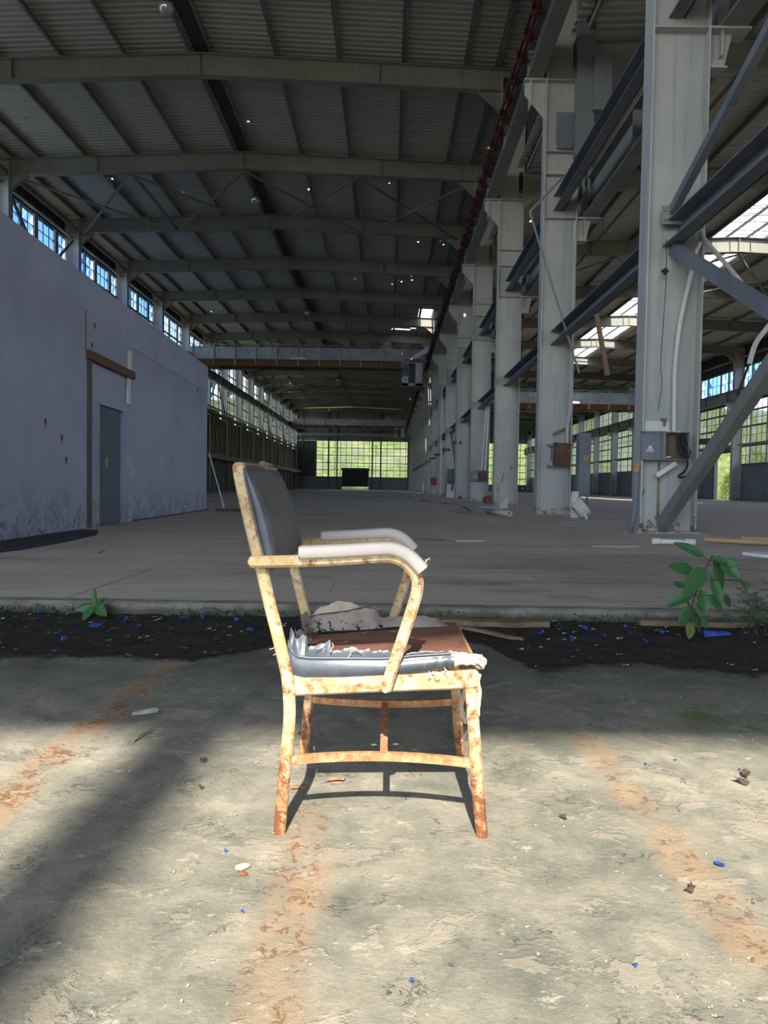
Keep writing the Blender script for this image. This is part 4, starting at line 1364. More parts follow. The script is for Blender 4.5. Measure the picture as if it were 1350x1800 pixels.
single('thin_conduit', MB().tube(catmull([(4.585, y0 - 0.05, 1.30), (4.585, y0 - 0.05, 0.5), (4.60, y0 - 0.06, 0.22), (4.66, y0 - 0.12, 0.12)], 6), 0.018, 8), 'rustpipe', 'thin rusty conduit from the fuse box down to the floor', 'pipe')
single('conduit_stub', MB().tube(catmull([(4.14, y0 - 0.24, 1.12), (4.13, y0 - 0.24, 0.6), (4.10, y0 - 0.26, 0.32), (4.0, y0 - 0.35, 0.16), (3.93, y0 - 0.45, 0.12)], 6), 0.035, 10), 'bluegrey', 'peeling blue-grey conduit curving out at the column foot', 'pipe')
single('junction_box', MB().box(4.08, 4.17, y0 - 0.28, y0 - 0.18, 1.12, 1.25), 'card', 'small tan junction box on the edge of the nearest column', 'box')
single('rust_smear_scrap', MB().beam((4.32, y0 - 0.03, 0.72), (4.36, y0 - 0.03, 0.83), 0.01, 0.012), 'black', 'small dark nail streak on the nearest column web', 'nail')
# second column: rusted box, side pipes
y1 = YN(1)
r = root('rusted_box', (4.86, y1 - 0.4, 1.42), 'rusted brown steel box mounted on the second column', 'box')
part('case', MB().box(4.66, 5.06, y1 - 0.55, y1 - 0.2, 1.47, 2.10), 'rustbox', r)
part('cover', MB().box(4.645, 4.67, y1 - 0.6, y1 - 0.2, 1.46, 2.12), 'darksteel', r)
part('lid', MB().box(4.67, 5.07, y1 - 0.58, y1 - 0.55, 1.48, 2.10).box(4.72, 5.02, y1 - 0.60, y1 - 0.58, 1.80, 1.83), 'rustbox', r)
part('bracket', MB().box(4.48, 5.2, y1 - 0.35, y1 - 0.2, 2.03, 2.08), 'steel', r)
part('bracket', MB().box(4.48, 5.1, y1 - 0.35, y1 - 0.2, 1.44, 1.49), 'steel', r)
part('back_plate', MB().box(4.60, 4.66, y1 - 0.3, y1 - 0.2, 1.62, 1.98), 'bluegrey', r)
single('broken_conduit', MB().tube([(4.62, y1 - 0.3, 2.36), (4.98, y1 - 0.2, 2.52)], 0.035, 8), 'rustpipe', 'broken grey pipe stub sticking out of the second column', 'pipe')
single('riser_pipe', MB().tube([(5.02, y1 - 0.26, 2.1), (5.02, y1 - 0.26, 2.6), (5.08, y1 - 0.26, 3.0), (5.10, y1 - 0.26, 8.3)], 0.045, 8), 'column', 'grimy riser pipe up the right edge of the second column', 'pipe')
single('cover_plate', MB().box(4.53, 5.02, y1 - 0.24, y1 - 0.2, 10.42, 11.28).box(4.56, 4.98, y1 - 0.225, y1 - 0.19, 10.3, 10.42), 'bluegrey', 'square blue-grey plate high on the second column', 'plate')
r = root('switchgear_panel', (5.35, y1 - 0.5, 9.95), 'tall blue-grey sheet metal duct hanging high by the second column', 'duct')
part('sheet', MB().box(4.98, 5.46, y1 - 0.6, y1 - 0.35, 9.95, 14.3), 'bluegrey', r)
part('sheet', MB().box(5.40, 5.88, y1 - 0.75, y1 - 0.5, 11.1, 12.55), 'bluegrey', r)
part('cable', MB().tube(catmull([(5.3, y1 - 0.5, 9.95), (5.25, y1 - 0.5, 9.3), (5.3, y1 - 0.5, 8.9), (5.15, y1 - 0.5, 8.5)], 5), 0.05, 8), 'bluegrey', r)
part('cable', MB().tube(catmull([(5.42, y1 - 0.5, 9.95), (5.4, y1 - 0.5, 9.2), (5.46, y1 - 0.5, 8.8)], 5), 0.05, 8), 'bluegrey', r)
single('hanging_rod', MB().tube(catmull([(4.45, y1 - 1.4, 9.0), (4.05, y1 - 1.45, 8.55), (3.62, y1 - 1.4, 8.1)], 4) + [Vector((3.62, y1 - 1.4, 8.08)), Vector((5.02, y1 - 1.4, 3.9))], 0.03, 8), 'steel', 'bent grey rod hanging loose beside the second column', 'rod')
single('hanging_pipe', MB().tube([(4.58, y1 - 4.4, 4.72), (4.86, y1 - 4.4, 3.36)], 0.055, 10), 'rustpipe', 'rusty pipe dangling from the beam between the first and second columns', 'pipe')
sp_ = root('sprinkler_pipe', (9.4, YA, 12.2), 'rusty sprinkler pipe hung under the side hall roof', 'pipe')
part('pipe', MB().tube([(9.4, YA, 12.2), (9.4, YB - 3, 12.2)], 0.06, 8), 'rustpipe', sp_)
for n in range(0, N1):
    part('hanger', MB().beam((9.4, YN(n) + 3.5, 12.2), (9.4, YN(n) + 3.5, 13.5), 0.025, 0.025), 'rustpipe', sp_)
# fourth column: twin conduits and switch boxes
y3 = YN(3)
r = root('switch_box', (4.6, y3 - 0.3, 1.2), 'grey and burnt-out switch boxes on the fourth column', 'switch box')
part('grey_box', MB().box(4.26, 4.62, y3 - 0.4, y3 - 0.2, 1.18, 1.72), 'bluegrey', r)
part('open_box', MB().box(4.66, 5.06, y3 - 0.4, y3 - 0.2, 1.18, 1.70), 'rustbox', r)
part('label_patch', MB().prism([(4.38, 1.33), (4.52, 1.33), (4.52, 1.4), (4.46, 1.46), (4.41, 1.46)], 1, y3 - 0.412, y3 - 0.402), 'paper', r)
for i, dx in enumerate((0, 0.2)):
    single('conduit', MB().tube([(4.78 + dx, y3 - 0.3, 1.7), (4.98 + dx * 0.5, y3 - 0.3, 5.0)], 0.05, 8), 'white', '%s of two white conduits rising on the fourth column' % ('left', 'right')[i], 'pipe')
y5 = YN(5)
single('white_cabinet', MB().box(4.35, 4.92, y5 - 0.85, y5 - 0.36, ZF, 1.02).box(4.33, 4.94, y5 - 0.87, y5 - 0.35, 1.02, 1.06), 'white', 'white cabinet standing at the foot of the sixth column', 'cabinet')
r = root('switchboard', (4.75, y5 - 0.4, 1.15), 'dark gridded switch panel above the white cabinet', 'switch panel')
part('frame', MB().box(4.45, 5.0, y5 - 0.5, y5 - 0.3, 1.15, 2.2), 'darksteel', r)
for i in range(3):
    part('switch', MB().box(4.52 + i * 0.16, 4.60 + i * 0.16, y5 - 0.54, y5 - 0.5, 1.35, 2.05), 'steel', r)
y7 = YN(7)
r = root('fire_box', (4.5, y7 - 0.4, 1.05), 'dark red fire box on the eighth column', 'fire box')
part('case', MB().box(4.15, 5.05, y7 - 0.5, y7 - 0.22, 1.08, 1.78), 'redbox', r)
part('door', MB().box(4.62, 5.03, y7 - 0.53, y7 - 0.5, 1.1, 1.76), 'redbox', r)
y9 = YN(9)
single('riser_pipe', MB().tube([(4.5, YN(6) - 0.3, 0.2), (4.5, YN(6) - 0.3, 9.5)], 0.07, 8), 'white', 'pale riser pipe up the seventh column', 'pipe')
single('riser_pipe', MB().tube([(4.35, YN(4) - 0.3, 0.2), (4.35, YN(4) - 0.3, 8.6)], 0.06, 8), 'column', 'pale riser pipe up the fifth column', 'pipe')
# red scrawl on the third column
y2 = YN(2)
r = root('red_scrawl', (4.8, y2 - 0.02, 0.8), 'red paint scrawls on the web of the third column', 'graffiti')
for pts in ([(4.56, 1.05), (4.6, 1.2), (4.63, 1.42)], [(4.86, 1.6), (4.93, 1.72), (4.98, 1.58)], [(4.36, 0.78), (4.45, 0.84)], [(4.38, 0.66), (4.47, 0.74)], [(4.40, 0.95), (4.44, 1.0)]):
    part('stroke', MB().tube([(x, y2 - 0.014, z) for x, z in pts], 0.016, 5), 'redbox', r)

# ------------------------------------------------------------------ the armchair
CY0, CY1 = 1.600, 2.092           # outer faces of the near and far side frames
CM = (CY0 + CY1) / 2
chair = root('armchair', (0, CM, 0), 'rusted cream steel armchair with torn black vinyl seat standing in the sun', 'chair')


def mir(mb):
    """mirror a mesh to the far side of the chair"""
    q = MB()
    q.v = [(x, 2 * CM - y, z) for x, y, z in mb.v]
    q.f = [tuple(reversed(f)) for f in mb.f]
    q.s = list(mb.s)
    return q


POST = [(-0.338, 0.842), (-0.3335, 0.81), (-0.317, 0.74), (-0.300, 0.67), (-0.2825, 0.605), (-0.2645, 0.53), (-0.2465, 0.462), (-0.2245, 0.372), (-0.2195, 0.333), (-0.2165, 0.285), (-0.2185, 0.24), (-0.2215, 0.199), (-0.2300, 0.107), (-0.2370, 0.0)]
ARM = [(-0.302, 0.6275), (-0.196, 0.6315), (-0.126, 0.6350), (-0.02, 0.6435), (0.010, 0.6435), (0.037, 0.6340), (0.0585, 0.6140), (0.0690, 0.5930), (0.0690, 0.5700), (0.0630, 0.5440), (0.0475, 0.4915), (0.0015, 0.3460)]
PADC = [(-0.193, 0.6495), (-0.185, 0.6505), (-0.10, 0.6555), (-0.02, 0.6615), (0.010, 0.6620), (0.037, 0.6540), (0.060, 0.6370), (0.0790, 0.6160)]
FLEG = [((0.183, 0.345), (0.210, 0.345)), ((0.195, 0.206), (0.222, 0.212)), ((0.203, 0.105), (0.2325, 0.100)), ((0.216, 0.0), (0.242, 0.0))]


def rounded_end(st, k=3):
    """close a bar with a half-round end at its first station"""
    (a, b) = st[0]
    a, b = Vector(a), Vector(b)
    (a2, b2) = st[1]
    d = ((a + b) / 2 - (Vector(a2) + Vector(b2)) / 2).normalized()
    w = (b - a).length / 2
    out = []
    for i in range(k, 0, -1):
        t = i / k * 1.35
        h = math.cos(t)
        o = d * (w * math.sin(t) * 0.6)
        c = (a + b) / 2
        out.append((tuple(c + (a - c) * h + o), tuple(c + (b - c) * h + o)))
    return out + st


for far in (False, True):
    f = mir if far else (lambda m: m)
    part('back_leg', f(MB().bar(path_stations(POST, 0.0275), CY0, CY0 + 0.020, 0.005)), 'chair', chair)
    part('front_leg', f(MB().bar(FLEG, CY0, CY0 + 0.020, 0.005)), 'chair', chair)
    st = path_stations(ARM, 0.0265)
    st = rounded_end(st)
    st = rounded_end(st[::-1])[::-1]
    part('arm', f(MB().bar(st, CY0 - 0.023, CY0 - 0.001, 0.006)), 'chair', chair)
    # arm pad: rounded section
    pc = catmull([(x, z, 0) for x, z in PADC], 5)
    vs, n = [], 14
    for i, c in enumerate(pc):
        t = (pc[min(i + 1, len(pc) - 1)] - pc[max(i - 1, 0)]).normalized()
        nr = Vector((-t.y, t.x, 0))
        k = min(1.0, 0.55 + 0.45 * (i / 4)) if i < 4 else 1.0
        for j in range(n):
            a = 2 * math.pi * j / n
            cy, cz = math.cos(a), math.sin(a)
            sy = math.copysign(abs(cy) ** 0.55, cy) * 0.022
            sz = math.copysign(abs(cz) ** 0.6, cz) * 0.0165 * k
            if cz < 0:
                sz *= 0.85
            p = c + nr * sz
            vs.append((p.x, CY0 - 0.016 + sy, p.y))
    m = len(pc)
    pm = MB().add(vs, [(i * n + j, i * n + (j + 1) % n, (i + 1) * n + (j + 1) % n, (i + 1) * n + j) for i in range(m - 1) for j in range(n)], True)
    pm.add(vs[:n], [tuple(range(n))]).add(vs[-n:], [tuple(range(n))])
    pad = part('arm_pad', f(pm), 'pad', chair)
    if not far:
        rk = random.Random(8)
        fr = MB()
        for i in range(7):
            a = Vector((0.082 + rk.uniform(0, .006), CY0 - 0.03 + rk.uniform(0, .025), 0.618 + i * 0.0035))
            fr.beam(a, a + Vector((rk.uniform(.004, .013), rk.uniform(-.006, .006), rk.uniform(-.002, .014))), 0.003, 0.002)
        fr.v = [(x - 0.0, y - CM, z) for x, y, z in fr.v]
        link('torn_edge', fr.mesh('torn_edge'), 'fabric', pad)
    # seat rail
    part('seat_rail', f(MB().bar([((-0.2075, 0.368), (-0.203, 0.320)), ((0.0, 0.377), (0.002, 0.333)), ((0.205, 0.3865), (0.204, 0.3435)), ((0.2125, 0.382), (0.2115, 0.347))], CY0 + 0.001, CY0 + 0.022, 0.005)), 'chair', chair)
    # bowed stretcher
    sp = MB()
    prev = None
    vs = []
    N = 14
    for i in range(N + 1):
        u = i / N
        x = -0.212 + 0.412 * u
        yy = CY0 + 0.006 + 0.032 * (1 - (2 * u - 1) ** 2)
        for dy, dz in ((0, 0), (0.012, 0), (0.012, 0.0195), (0, 0.0195)):
            vs.append((x, yy + dy, 0.160 + dz))
    sp.add(vs, [(i * 4 + k, i * 4 + (k + 1) % 4, (i + 1) * 4 + (k + 1) % 4, (i + 1) * 4 + k) for i in range(N) for k in range(4)])
    sp.add(vs[:4], [(0, 1, 2, 3)]).add(vs[-4:], [(3, 2, 1, 0)])
    part('stretcher', f(sp), 'chairrust', chair)
part('cross_stretcher', MB().box(-0.009, 0.009, CY0 + 0.045, CY1 - 0.045, 0.163, 0.177), 'chairrust', chair)
part('front_rail', MB().box(0.188, 0.2085, CY0 + 0.02, CY1 - 0.02, 0.345, 0.386), 'chair', chair)
part('back_rail', MB().box(-0.222, -0.206, CY0 + 0.018, CY1 - 0.018, 0.325, 0.37), 'chair', chair)


def zboard(x): return 0.387 + 0.067 * x


# hardboard seat with drilled holes
outer = [(-0.214, 1.626), (0.203, 1.616), (0.203, 2.076), (-0.214, 2.066)]
holes = [(-0.107, 1.881), (0.066, 1.896), (-0.05, 1.759), (0.018, 1.762), (-0.101, 1.699), (0.069, 1.716), (-0.06, 1.985), (0.02, 1.985)]
loops = [[Vector((x, y, 0)) for x, y in outer]]
for hx, hy in holes:
    loops.append([Vector((hx + 0.0105 * math.cos(a * math.pi / 5), hy - 0.0105 * math.sin(a * math.pi / 5), 0)) for a in range(10)])
tri = tessellate_polygon(loops)
flat = [p for L in loops for p in L]
T_ = 0.006
vs = [(p.x, p.y, zboard(p.x) + T_) for p in flat] + [(p.x, p.y, zboard(p.x)) for p in flat]
N = len(flat)
fs = [tuple(t) for t in tri] + [tuple(i + N for i in reversed(t)) for t in tri]
k = 0
for L in loops:
    for i in range(len(L)):
        a, b = k + i, k + (i + 1) % len(L)
        fs.append((a, b, b + N, a + N))
    k += len(L)
part('seat_board', MB().add(vs, fs), 'board', chair)
part('board_edge', MB().box(0.2035, 0.211, 1.622, 2.07, 0.394, 0.4035), 'chair', chair)
for sx, sy in ((0.193, 1.70), (0.193, 1.80), (0.193, 1.93), (0.19, 2.04)):
    part('tack', MB().lathe([(0.0035, 0.0), (0.003, 0.001), (0.0, 0.0015)], (sx, sy, zboard(sx) + T_), 8), 'black', chair)


def lerp_list(L, x):
    if x <= L[0][0]:
        return L[0][1]
    for (a, b), (c, d) in zip(L[:-1], L[1:]):
        if x <= c:
            return b + (d - b) * (x - a) / (c - a)
    return L[-1][1]


# near side of the torn seat cover
ZPIPE = [(-0.222, 0.440), (-0.212, 0.424), (-0.200, 0.413), (-0.17, 0.410), (-0.009, 0.4115), (0.03, 0.414), (0.055, 0.418), (0.145, 0.4255), (0.155, 0.425)]
ZBOT = [(-0.222, 0.390), (-0.205, 0.368), (-0.183, 0.3585), (-0.10, 0.362), (-0.037, 0.367), (0.06, 0.374), (0.10, 0.379), (0.155, 0.392)]
ZTORN = [(-0.222, 0.455), (-0.2195, 0.474), (-0.212, 0.466), (-0.208, 0.448), (-0.203, 0.446), (-0.197, 0.452), (-0.190, 0.459), (-0.182, 0.456), (-0.178, 0.428), (-0.16, 0.434), (-0.142, 0.440), (-0.129, 0.4455), (-0.1255, 0.444), (-0.1245, 0.4245), (-0.10, 0.425), (-0.085, 0.430), (-0.078, 0.432), (-0.066, 0.430), (-0.06, 0.425), (-0.04, 0.428), (-0.02, 0.424), (-0.008, 0.4275), (0.012, 0.424), (0.03, 0.422), (0.05, 0.423), (0.09, 0.428), (0.15, 0.4275), (0.156, 0.4265)]
vx = -0.222
NU = 120


def fside(u, v):
    x = vx + 0.378 * u
    zp, zb = lerp_list(ZPIPE, x), lerp_list(ZBOT, x)
    if x > 0.11:
        zb += 0.004 * math.sin(240 * x)
    z = zb + (zp - zb) * v
    bul = 0.013 * math.sin(math.pi * min(1, v * 1.05)) * (0.75 + 0.25 * math.sin(11 * x + 1.0))
    back = 0.02 * max(0, (-0.205 - x) / 0.02) ** 2
    return (x, CY0 + 0.004 - bul - 0.004 * v + back, z)


part('seat_side_vinyl', MB().grid(fside, NU, 10), 'vinyl', chair)


def ftop(u, v):
    x = vx + 0.378 * u
    zp = lerp_list(ZPIPE, x)
    zt = lerp_list(ZTORN, x) + 0.0035 * mnoise.noise((x * 90, 0, 0)) + 0.0015 * mnoise.noise((x * 330, 2, 0))
    zt = max(zt, zp + 0.0015)
    w = (zt - zp)
    back = 0.02 * max(0, (-0.205 - x) / 0.02) ** 2
    return (x, CY0 + 0.0 + back + 0.022 * math.sin(1.4 * v) * min(1, w / 0.02), zp + w * v)


part('seat_torn_vinyl', MB().grid(ftop, 170, 6), 'vinyl', chair)
pp = [(x, CY0 - 0.002 + 0.02 * max(0, (-0.205 - x) / 0.02) ** 2, lerp_list(ZPIPE, x)) for x in [-0.222 + 0.0065 * i for i in range(58)]]
part('seat_piping', MB().tube(pp, 0.0032, 8), 'vinyl', chair)
# canvas at the near front corner


def fcorner(u, v):
    x = 0.146 + 0.078 * u
    z = 0.397 + 0.0275 * v - 0.012 * u * v + 0.004 * u + 0.004 * mnoise.noise((u * 9, v * 3, 0)) - 0.012 * max(0, u - 0.85) * 6 * (1 - v)
    y = CY0 + 0.0 + 0.03 * v * v - 0.008 * math.sin(3.1 * v) + 0.006 * mnoise.noise((u * 8, v * 4, 7))
    return (x, y, z)


part('torn_canvas', MB().grid(fcorner, 22, 8), 'fabric', chair)
rk = random.Random(21)
kn_ = MB()
for i in range(16):
    a0 = rk.uniform(0, 6.28)
    c0 = Vector((0.219 + rk.uniform(-.006, .006), CY0 + rk.uniform(0.0, .02), 0.401 + rk.uniform(-.008, .008)))
    kn_.tube([c0 + Vector((0.008 * math.cos(a0 + t), rk.uniform(-.003, .003), 0.008 * math.sin(a0 + t))) for t in (0, 0.8, 1.6, 2.4, 3.2)], 0.0022, 5)
part('frayed_knot', kn_, 'fabric', chair)
# frayed threads


def thread(p, q, sag=0.01, r=0.0011, seed=0):
    rk = random.Random(seed)
    p, q = Vector(p), Vector(q)
    pts = [p.lerp(q, t) + Vector((rk.uniform(-sag, sag), rk.uniform(-sag, sag) * .5, rk.uniform(-sag, sag) * .4)) for t in (0, .2, .4, .6, .8, 1)]
    return MB().tube(catmull(pts, 4), r, 5)


THR = [((0.213, 1.606, 0.378), (0.216, 1.606, 0.28), 0.004, 0.0045), ((0.217, 1.612, 0.37), (0.214, 1.61, 0.30), 0.004, 0.003),
       ((0.205, 1.80, 0.37), (0.196, 1.79, 0.20), 0.012, 0.004), ((0.206, 1.75, 0.37), (0.20, 1.74, 0.17), 0.012, 0.002),
       ((0.02, 1.597, 0.412), (0.017, 1.593, 0.40), .003, .001), ((-0.07, 1.60, 0.432), (-0.085, 1.598, 0.412), .004, .001),
       ((-0.066, 1.60, 0.431), (-0.056, 1.596, 0.424), .004, .001), ((-0.135, 1.61, 0.441), (-0.155, 1.60, 0.430), .004, .001),
       ((-0.12, 1.61, 0.443), (-0.123, 1.60, 0.424), .003, .001), ((-0.225, 1.63, 0.43), (-0.262, 1.62, 0.425), .006, .001),
       ((-0.225, 1.63, 0.425), (-0.258, 1.615, 0.412), .006, .001), ((0.10, 1.598, 0.383), (0.103, 1.59, 0.368), .004, .0011),
       ((0.108, 1.598, 0.383), (0.117, 1.59, 0.371), .004, .0011), ((0.135, 1.598, 0.392), (0.14, 1.59, 0.38), .004, .0011)]
for i, (p, q, s_, r_) in enumerate(THR):
    part('loose_thread', thread(p, q, s_, r_, i), 'fabric', chair)
# far side: canvas wall standing up from the board, two layers
ZF1 = [(-0.235, 0.425), (-0.22, 0.418), (-0.197, 0.442), (-0.175, 0.447), (-0.16, 0.455), (-0.14, 0.463), (-0.125, 0.4585), (-0.111, 0.459), (-0.095, 0.455), (-0.08, 0.448), (-0.05, 0.437), (-0.02, 0.425)]
ZF2 = [(-0.235, 0.405), (-0.229, 0.414), (-0.19, 0.424), (-0.15, 0.4285), (-0.11, 0.4345), (-0.08, 0.443), (-0.055, 0.4475), (-0.035, 0.443), (-0.022, 0.428), (-0.014, 0.420), (0.02, 0.420), (0.06, 0.4235), (0.094, 0.4275), (0.12, 0.4255), (0.15, 0.419), (0.174, 0.406), (0.185, 0.398)]


def ffar2(u, v):
    x = -0.235 + 0.42 * u
    z0 = zboard(x) + T_ + 0.001
    z1 = lerp_list(ZF2, x) + 0.0012 * math.sin(180 * x)
    y = 2.018 + 0.045 * math.sin(1.3 * v) - 0.012 * math.sin(math.pi * v) + 0.004 * math.sin(30 * x)
    return (x, y, z0 + (z1 - z0) * v)


def ffar1(u, v):
    x = -0.235 + 0.215 * u
    z0 = lerp_list(ZF2, x) - 0.01
    z1 = max(z0 + 0.002, lerp_list(ZF1, x) + 0.0012 * math.sin(420 * x))
    return (x, 2.068 + 0.018 * v + 0.003 * math.sin(40 * x), z0 + (z1 - z0) * v)


part('far_canvas', MB().grid(ffar2, 90, 8), 'fabdirty', chair)
part('far_canvas_flap', MB().grid(ffar1, 60, 5), 'fabric', chair)
part('far_piping', MB().tube([(x, 2.066, lerp_list(ZF2, x) + 0.001) for x in [-0.232 + 0.006 * i for i in range(32)]], 0.003, 6), 'brownwood', chair)


def frear(u, v):
    y = 1.64 + 0.42 * u
    h = 0.02 + 0.02 * abs(math.sin(9 * u)) + 0.006 * math.sin(40 * u)
    if u > 0.85:
        h += 0.02
    return (-0.205 - 0.03 * v + 0.006 * math.sin(20 * u), y, zboard(-0.21) + T_ + h * v)


part('rear_canvas', MB().grid(frear, 50, 4), 'fabdirty', chair)
part('board_litter', thread((-0.20, 2.0, 0.385), (0.16, 2.03, 0.402), 0.008, 0.004, 77), 'black', chair)
# backrest: steel shell behind, padded vinyl in front
BK = [(0.608, -0.290), (0.642, -0.278), (0.70, -0.2935), (0.745, -0.304), (0.804, -0.320), (0.846, -0.3265)]
FRONT = [(0.606, -0.262), (0.618, -0.2485), (0.642, -0.2505), (0.70, -0.2630), (0.753, -0.2785), (0.803, -0.2995), (0.828, -0.3125), (0.842, -0.324), (0.848, -0.334)]


def fback(u, v):
    """front skin of the back cushion: u across (y), v upwards"""
    i = v * (len(FRONT) - 1)
    k = min(int(i), len(FRONT) - 2)
    t = i - k
    z = FRONT[k][0] * (1 - t) + FRONT[k + 1][0] * t
    x = FRONT[k][1] * (1 - t) + FRONT[k + 1][1] * t
    e = 2 * u - 1
    edge = max(0.0, abs(e) - 0.93) / 0.07
    bul = 0.014 * (1 - e ** 4) * math.sin(math.pi * max(0, min(1, (v - 0.08) / 0.85)))
    zz = z + 0.006 * (1 - abs(e)) * (1 if v > 0.85 else 0) * (v - 0.85) / 0.15 + 0.003 * math.sin(7 * u) * v
    return (x - 0.007 * edge ** 2 + bul * 0.0 + 0.004 * math.sin(math.pi * u) * math.sin(math.pi * v), CY0 + 0.002 + (CY1 - CY0 - 0.004) * u, zz)


ck = MB()
NU, NV = 40, 24
skin = [[fback(i / NU, j / NV) for j in range(NV + 1)] for i in range(NU + 1)]


def xback(z):
    return lerp_list(BK, z)


vs = []
for row in skin:
    for p in row:
        vs.append(p)
W_ = NV + 1
fs = [(i * W_ + j, (i + 1) * W_ + j, (i + 1) * W_ + j + 1, i * W_ + j + 1) for i in range(NU) for j in range(NV)]
ck.add(vs, fs, True)
# closed sides, bottom and top running back to the shell
for i in (0, NU):
    row = skin[i]
    sv, sf = [], []
    for p in row:
        sv += [p, (min(p[0] - 0.001, xback(p[2])), p[1], p[2])]
    sf = [(2 * j, 2 * j + 1, 2 * j + 3, 2 * j + 2) for j in range(NV)]
    ck.add(sv, sf, False)
for j in (0, NV):
    sv = []
    for i in range(NU + 1):
        p = skin[i][j]
        sv += [p, (min(p[0] - 0.002, xback(p[2])), p[1], p[2])]
    ck.add(sv, [(2 * i, 2 * i + 1, 2 * i + 3, 2 * i + 2) for i in range(NU)], True)
part('backrest_cushion', ck, 'backvinyl', chair)
# lit strip of vinyl on the near side, over the cushion edge


def fbs(u, v):
    z = 0.612 + 0.222 * v
    xf = lerp_list([(b, a) for b, a in FRONT], z)
    xb = xback(z)
    return (xb + 0.001 + (xf - xb - 0.002) * u, CY0 + 0.002 - 0.005 * math.sin(math.pi * u) ** 0.6, z)


part('backrest_side', MB().grid(fbs, 8, 24), 'vinyl', chair)
part('back_piping', MB().tube([(xback(z) + 0.001, CY0 - 0.001, z) for z in [0.612 + 0.0098 * i for i in range(24)]], 0.0022, 6), 'vinyl', chair)
sh = MB()
sv = []
for i in range(13):
    u = i / 12
    for (z, x) in BK:
        sv.append((x - 0.006, CY0 + 0.018 + (CY1 - CY0 - 0.036) * u, z))
k = len(BK)
sh.add(sv, [(i * k + j, (i + 1) * k + j, (i + 1) * k + j + 1, i * k + j + 1) for i in range(12) for j in range(k - 1)], True)
o = part('back_shell', sh, 'chair', chair)
md = o.modifiers.new('thick', 'SOLIDIFY'); md.thickness = 0.004
part('top_rail', MB().bar([((-0.352, 0.838), (-0.324, 0.842)), ((-0.350, 0.846), (-0.326, 0.849)), ((-0.345, 0.850), (-0.330, 0.851))], CY0 + 0.001, CY1 - 0.001, 0.003), 'chairrust', chair)
tf = MB()
rk = random.Random(2)
for i in range(6):
    y = 1.86 + 0.03 * i
    tf.beam((-0.333, y, 0.846), (-0.334 + rk.uniform(-.004, .004), y + 0.012, 0.856 + rk.uniform(0, .006)), 0.016, 0.003)
part('torn_top_edge', tf, 'backvinyl', chair)

# ------------------------------------------------------------------ soil strip, litter and scraps by the curb
EDGE = [(-6, 3.15), (-1.7, 3.10), (-1.207, 3.13), (-0.95, 3.09), (-0.87, 3.10), (-0.72, 3.21), (-0.55, 3.46), (-0.3, 3.60), (0.0, 3.66), (0.3, 3.66), (0.5, 3.60), (0.584, 3.25), (0.663, 3.02), (0.786, 3.02), (0.938, 3.12), (1.19, 3.19), (1.36, 3.06), (1.62, 2.98), (2.0, 2.94), (6, 2.9)]


def fsoil(u, v):
    x = -4.5 + 9 * u
    y0 = lerp_list(EDGE, x) + 0.05 * mnoise.noise((x * 6, 0, 2)) + 0.02 * mnoise.noise((x * 22, 0, 5))
    y = y0 + (4.16 - y0) * v
    h = 0.001 + 0.034 * v ** 2 + (0.012 * mnoise.noise((x * 7, y * 7, 0)) + 0.008 * mnoise.noise((x * 23, y * 23, 0))) * min(1, v * 3)
    return (x, y, max(0.0008, h))


_me = MB().grid(fsoil, 420, 46).mesh('soil')
_at = _me.attributes.new('cover', 'FLOAT', 'POINT')
_at.data.foreach_set('value', [(i % 47) / 46 * 1.6 for i in range(421 * 47)])
so = link('soil', _me, 'soil')
tag(so, 'dark damp soil strip lying along the foot of the curb', 'soil', None, 'stuff')


def zsoil(x, y):
    y0 = lerp_list(EDGE, x)
    v = max(0, min(1, (y - y0) / (4.16 - y0)))
    return 0.002 + 0.036 * v ** 2


def scrap(rk, sx, sy, lift):
    """crumpled little sheet, local coordinates"""
    ph = [rk.uniform(0, 6.28) for _ in range(4)]
    return MB().grid(lambda u, v: ((u - .5) * sx * (1 - .3 * abs(v - .5) * math.sin(ph[3] + 5 * u)), (v - .5) * sy * (1 + .35 * math.sin(ph[0] + 4 * u)), lift * (0.35 + 0.5 * math.sin(ph[1] + 5 * u) * math.sin(ph[2] + 4 * v) + 0.5 * u)), 5, 4)


rk = random.Random(31)
LIT = MB()
for i in range(260):
    x = rk.uniform(-2.6, 2.6)
    y0 = lerp_list(EDGE, x)
    y = y0 + (4.10 - y0) * (rk.random() ** 0.7)
    s_ = rk.uniform(0.006, 0.022)
    m_ = scrap(rk, s_ * rk.uniform(1, 2.2), s_, s_ * 0.4)
    a = rk.uniform(0, 6.28)
    ca, sa = math.cos(a), math.sin(a)
    z = zsoil(x, y) + 0.008
    LIT.add([(x + p[0] * ca - p[1] * sa, y + p[0] * sa + p[1] * ca, z + p[2]) for p in m_.v], m_.f, False)
tag(link('leaf_litter', LIT.mesh('leaf_litter'), 'deadleaf'), 'dead leaf litter scattered over the dark soil', 'litter', None, 'stuff')
LIT = MB()
for i in range(90):
    x = rk.uniform(-2.4, 2.4)
    y0 = lerp_list(EDGE, x)
    y = y0 + (4.10 - y0) * (rk.random() ** 0.8)
    s_ = rk.uniform(0.005, 0.016)
    m_ = scrap(rk, s_ * rk.uniform(1, 2.5), s_, s_ * 0.5)
    z = zsoil(x, y) + 0.010
    LIT.add([(x + p[0], y + p[1], z + p[2]) for p in m_.v], m_.f, False)
tag(link('pale_chips', LIT.mesh('pale_chips'), 'stone'), 'pale chips and flakes strewn through the dark soil', 'litter', None, 'stuff')
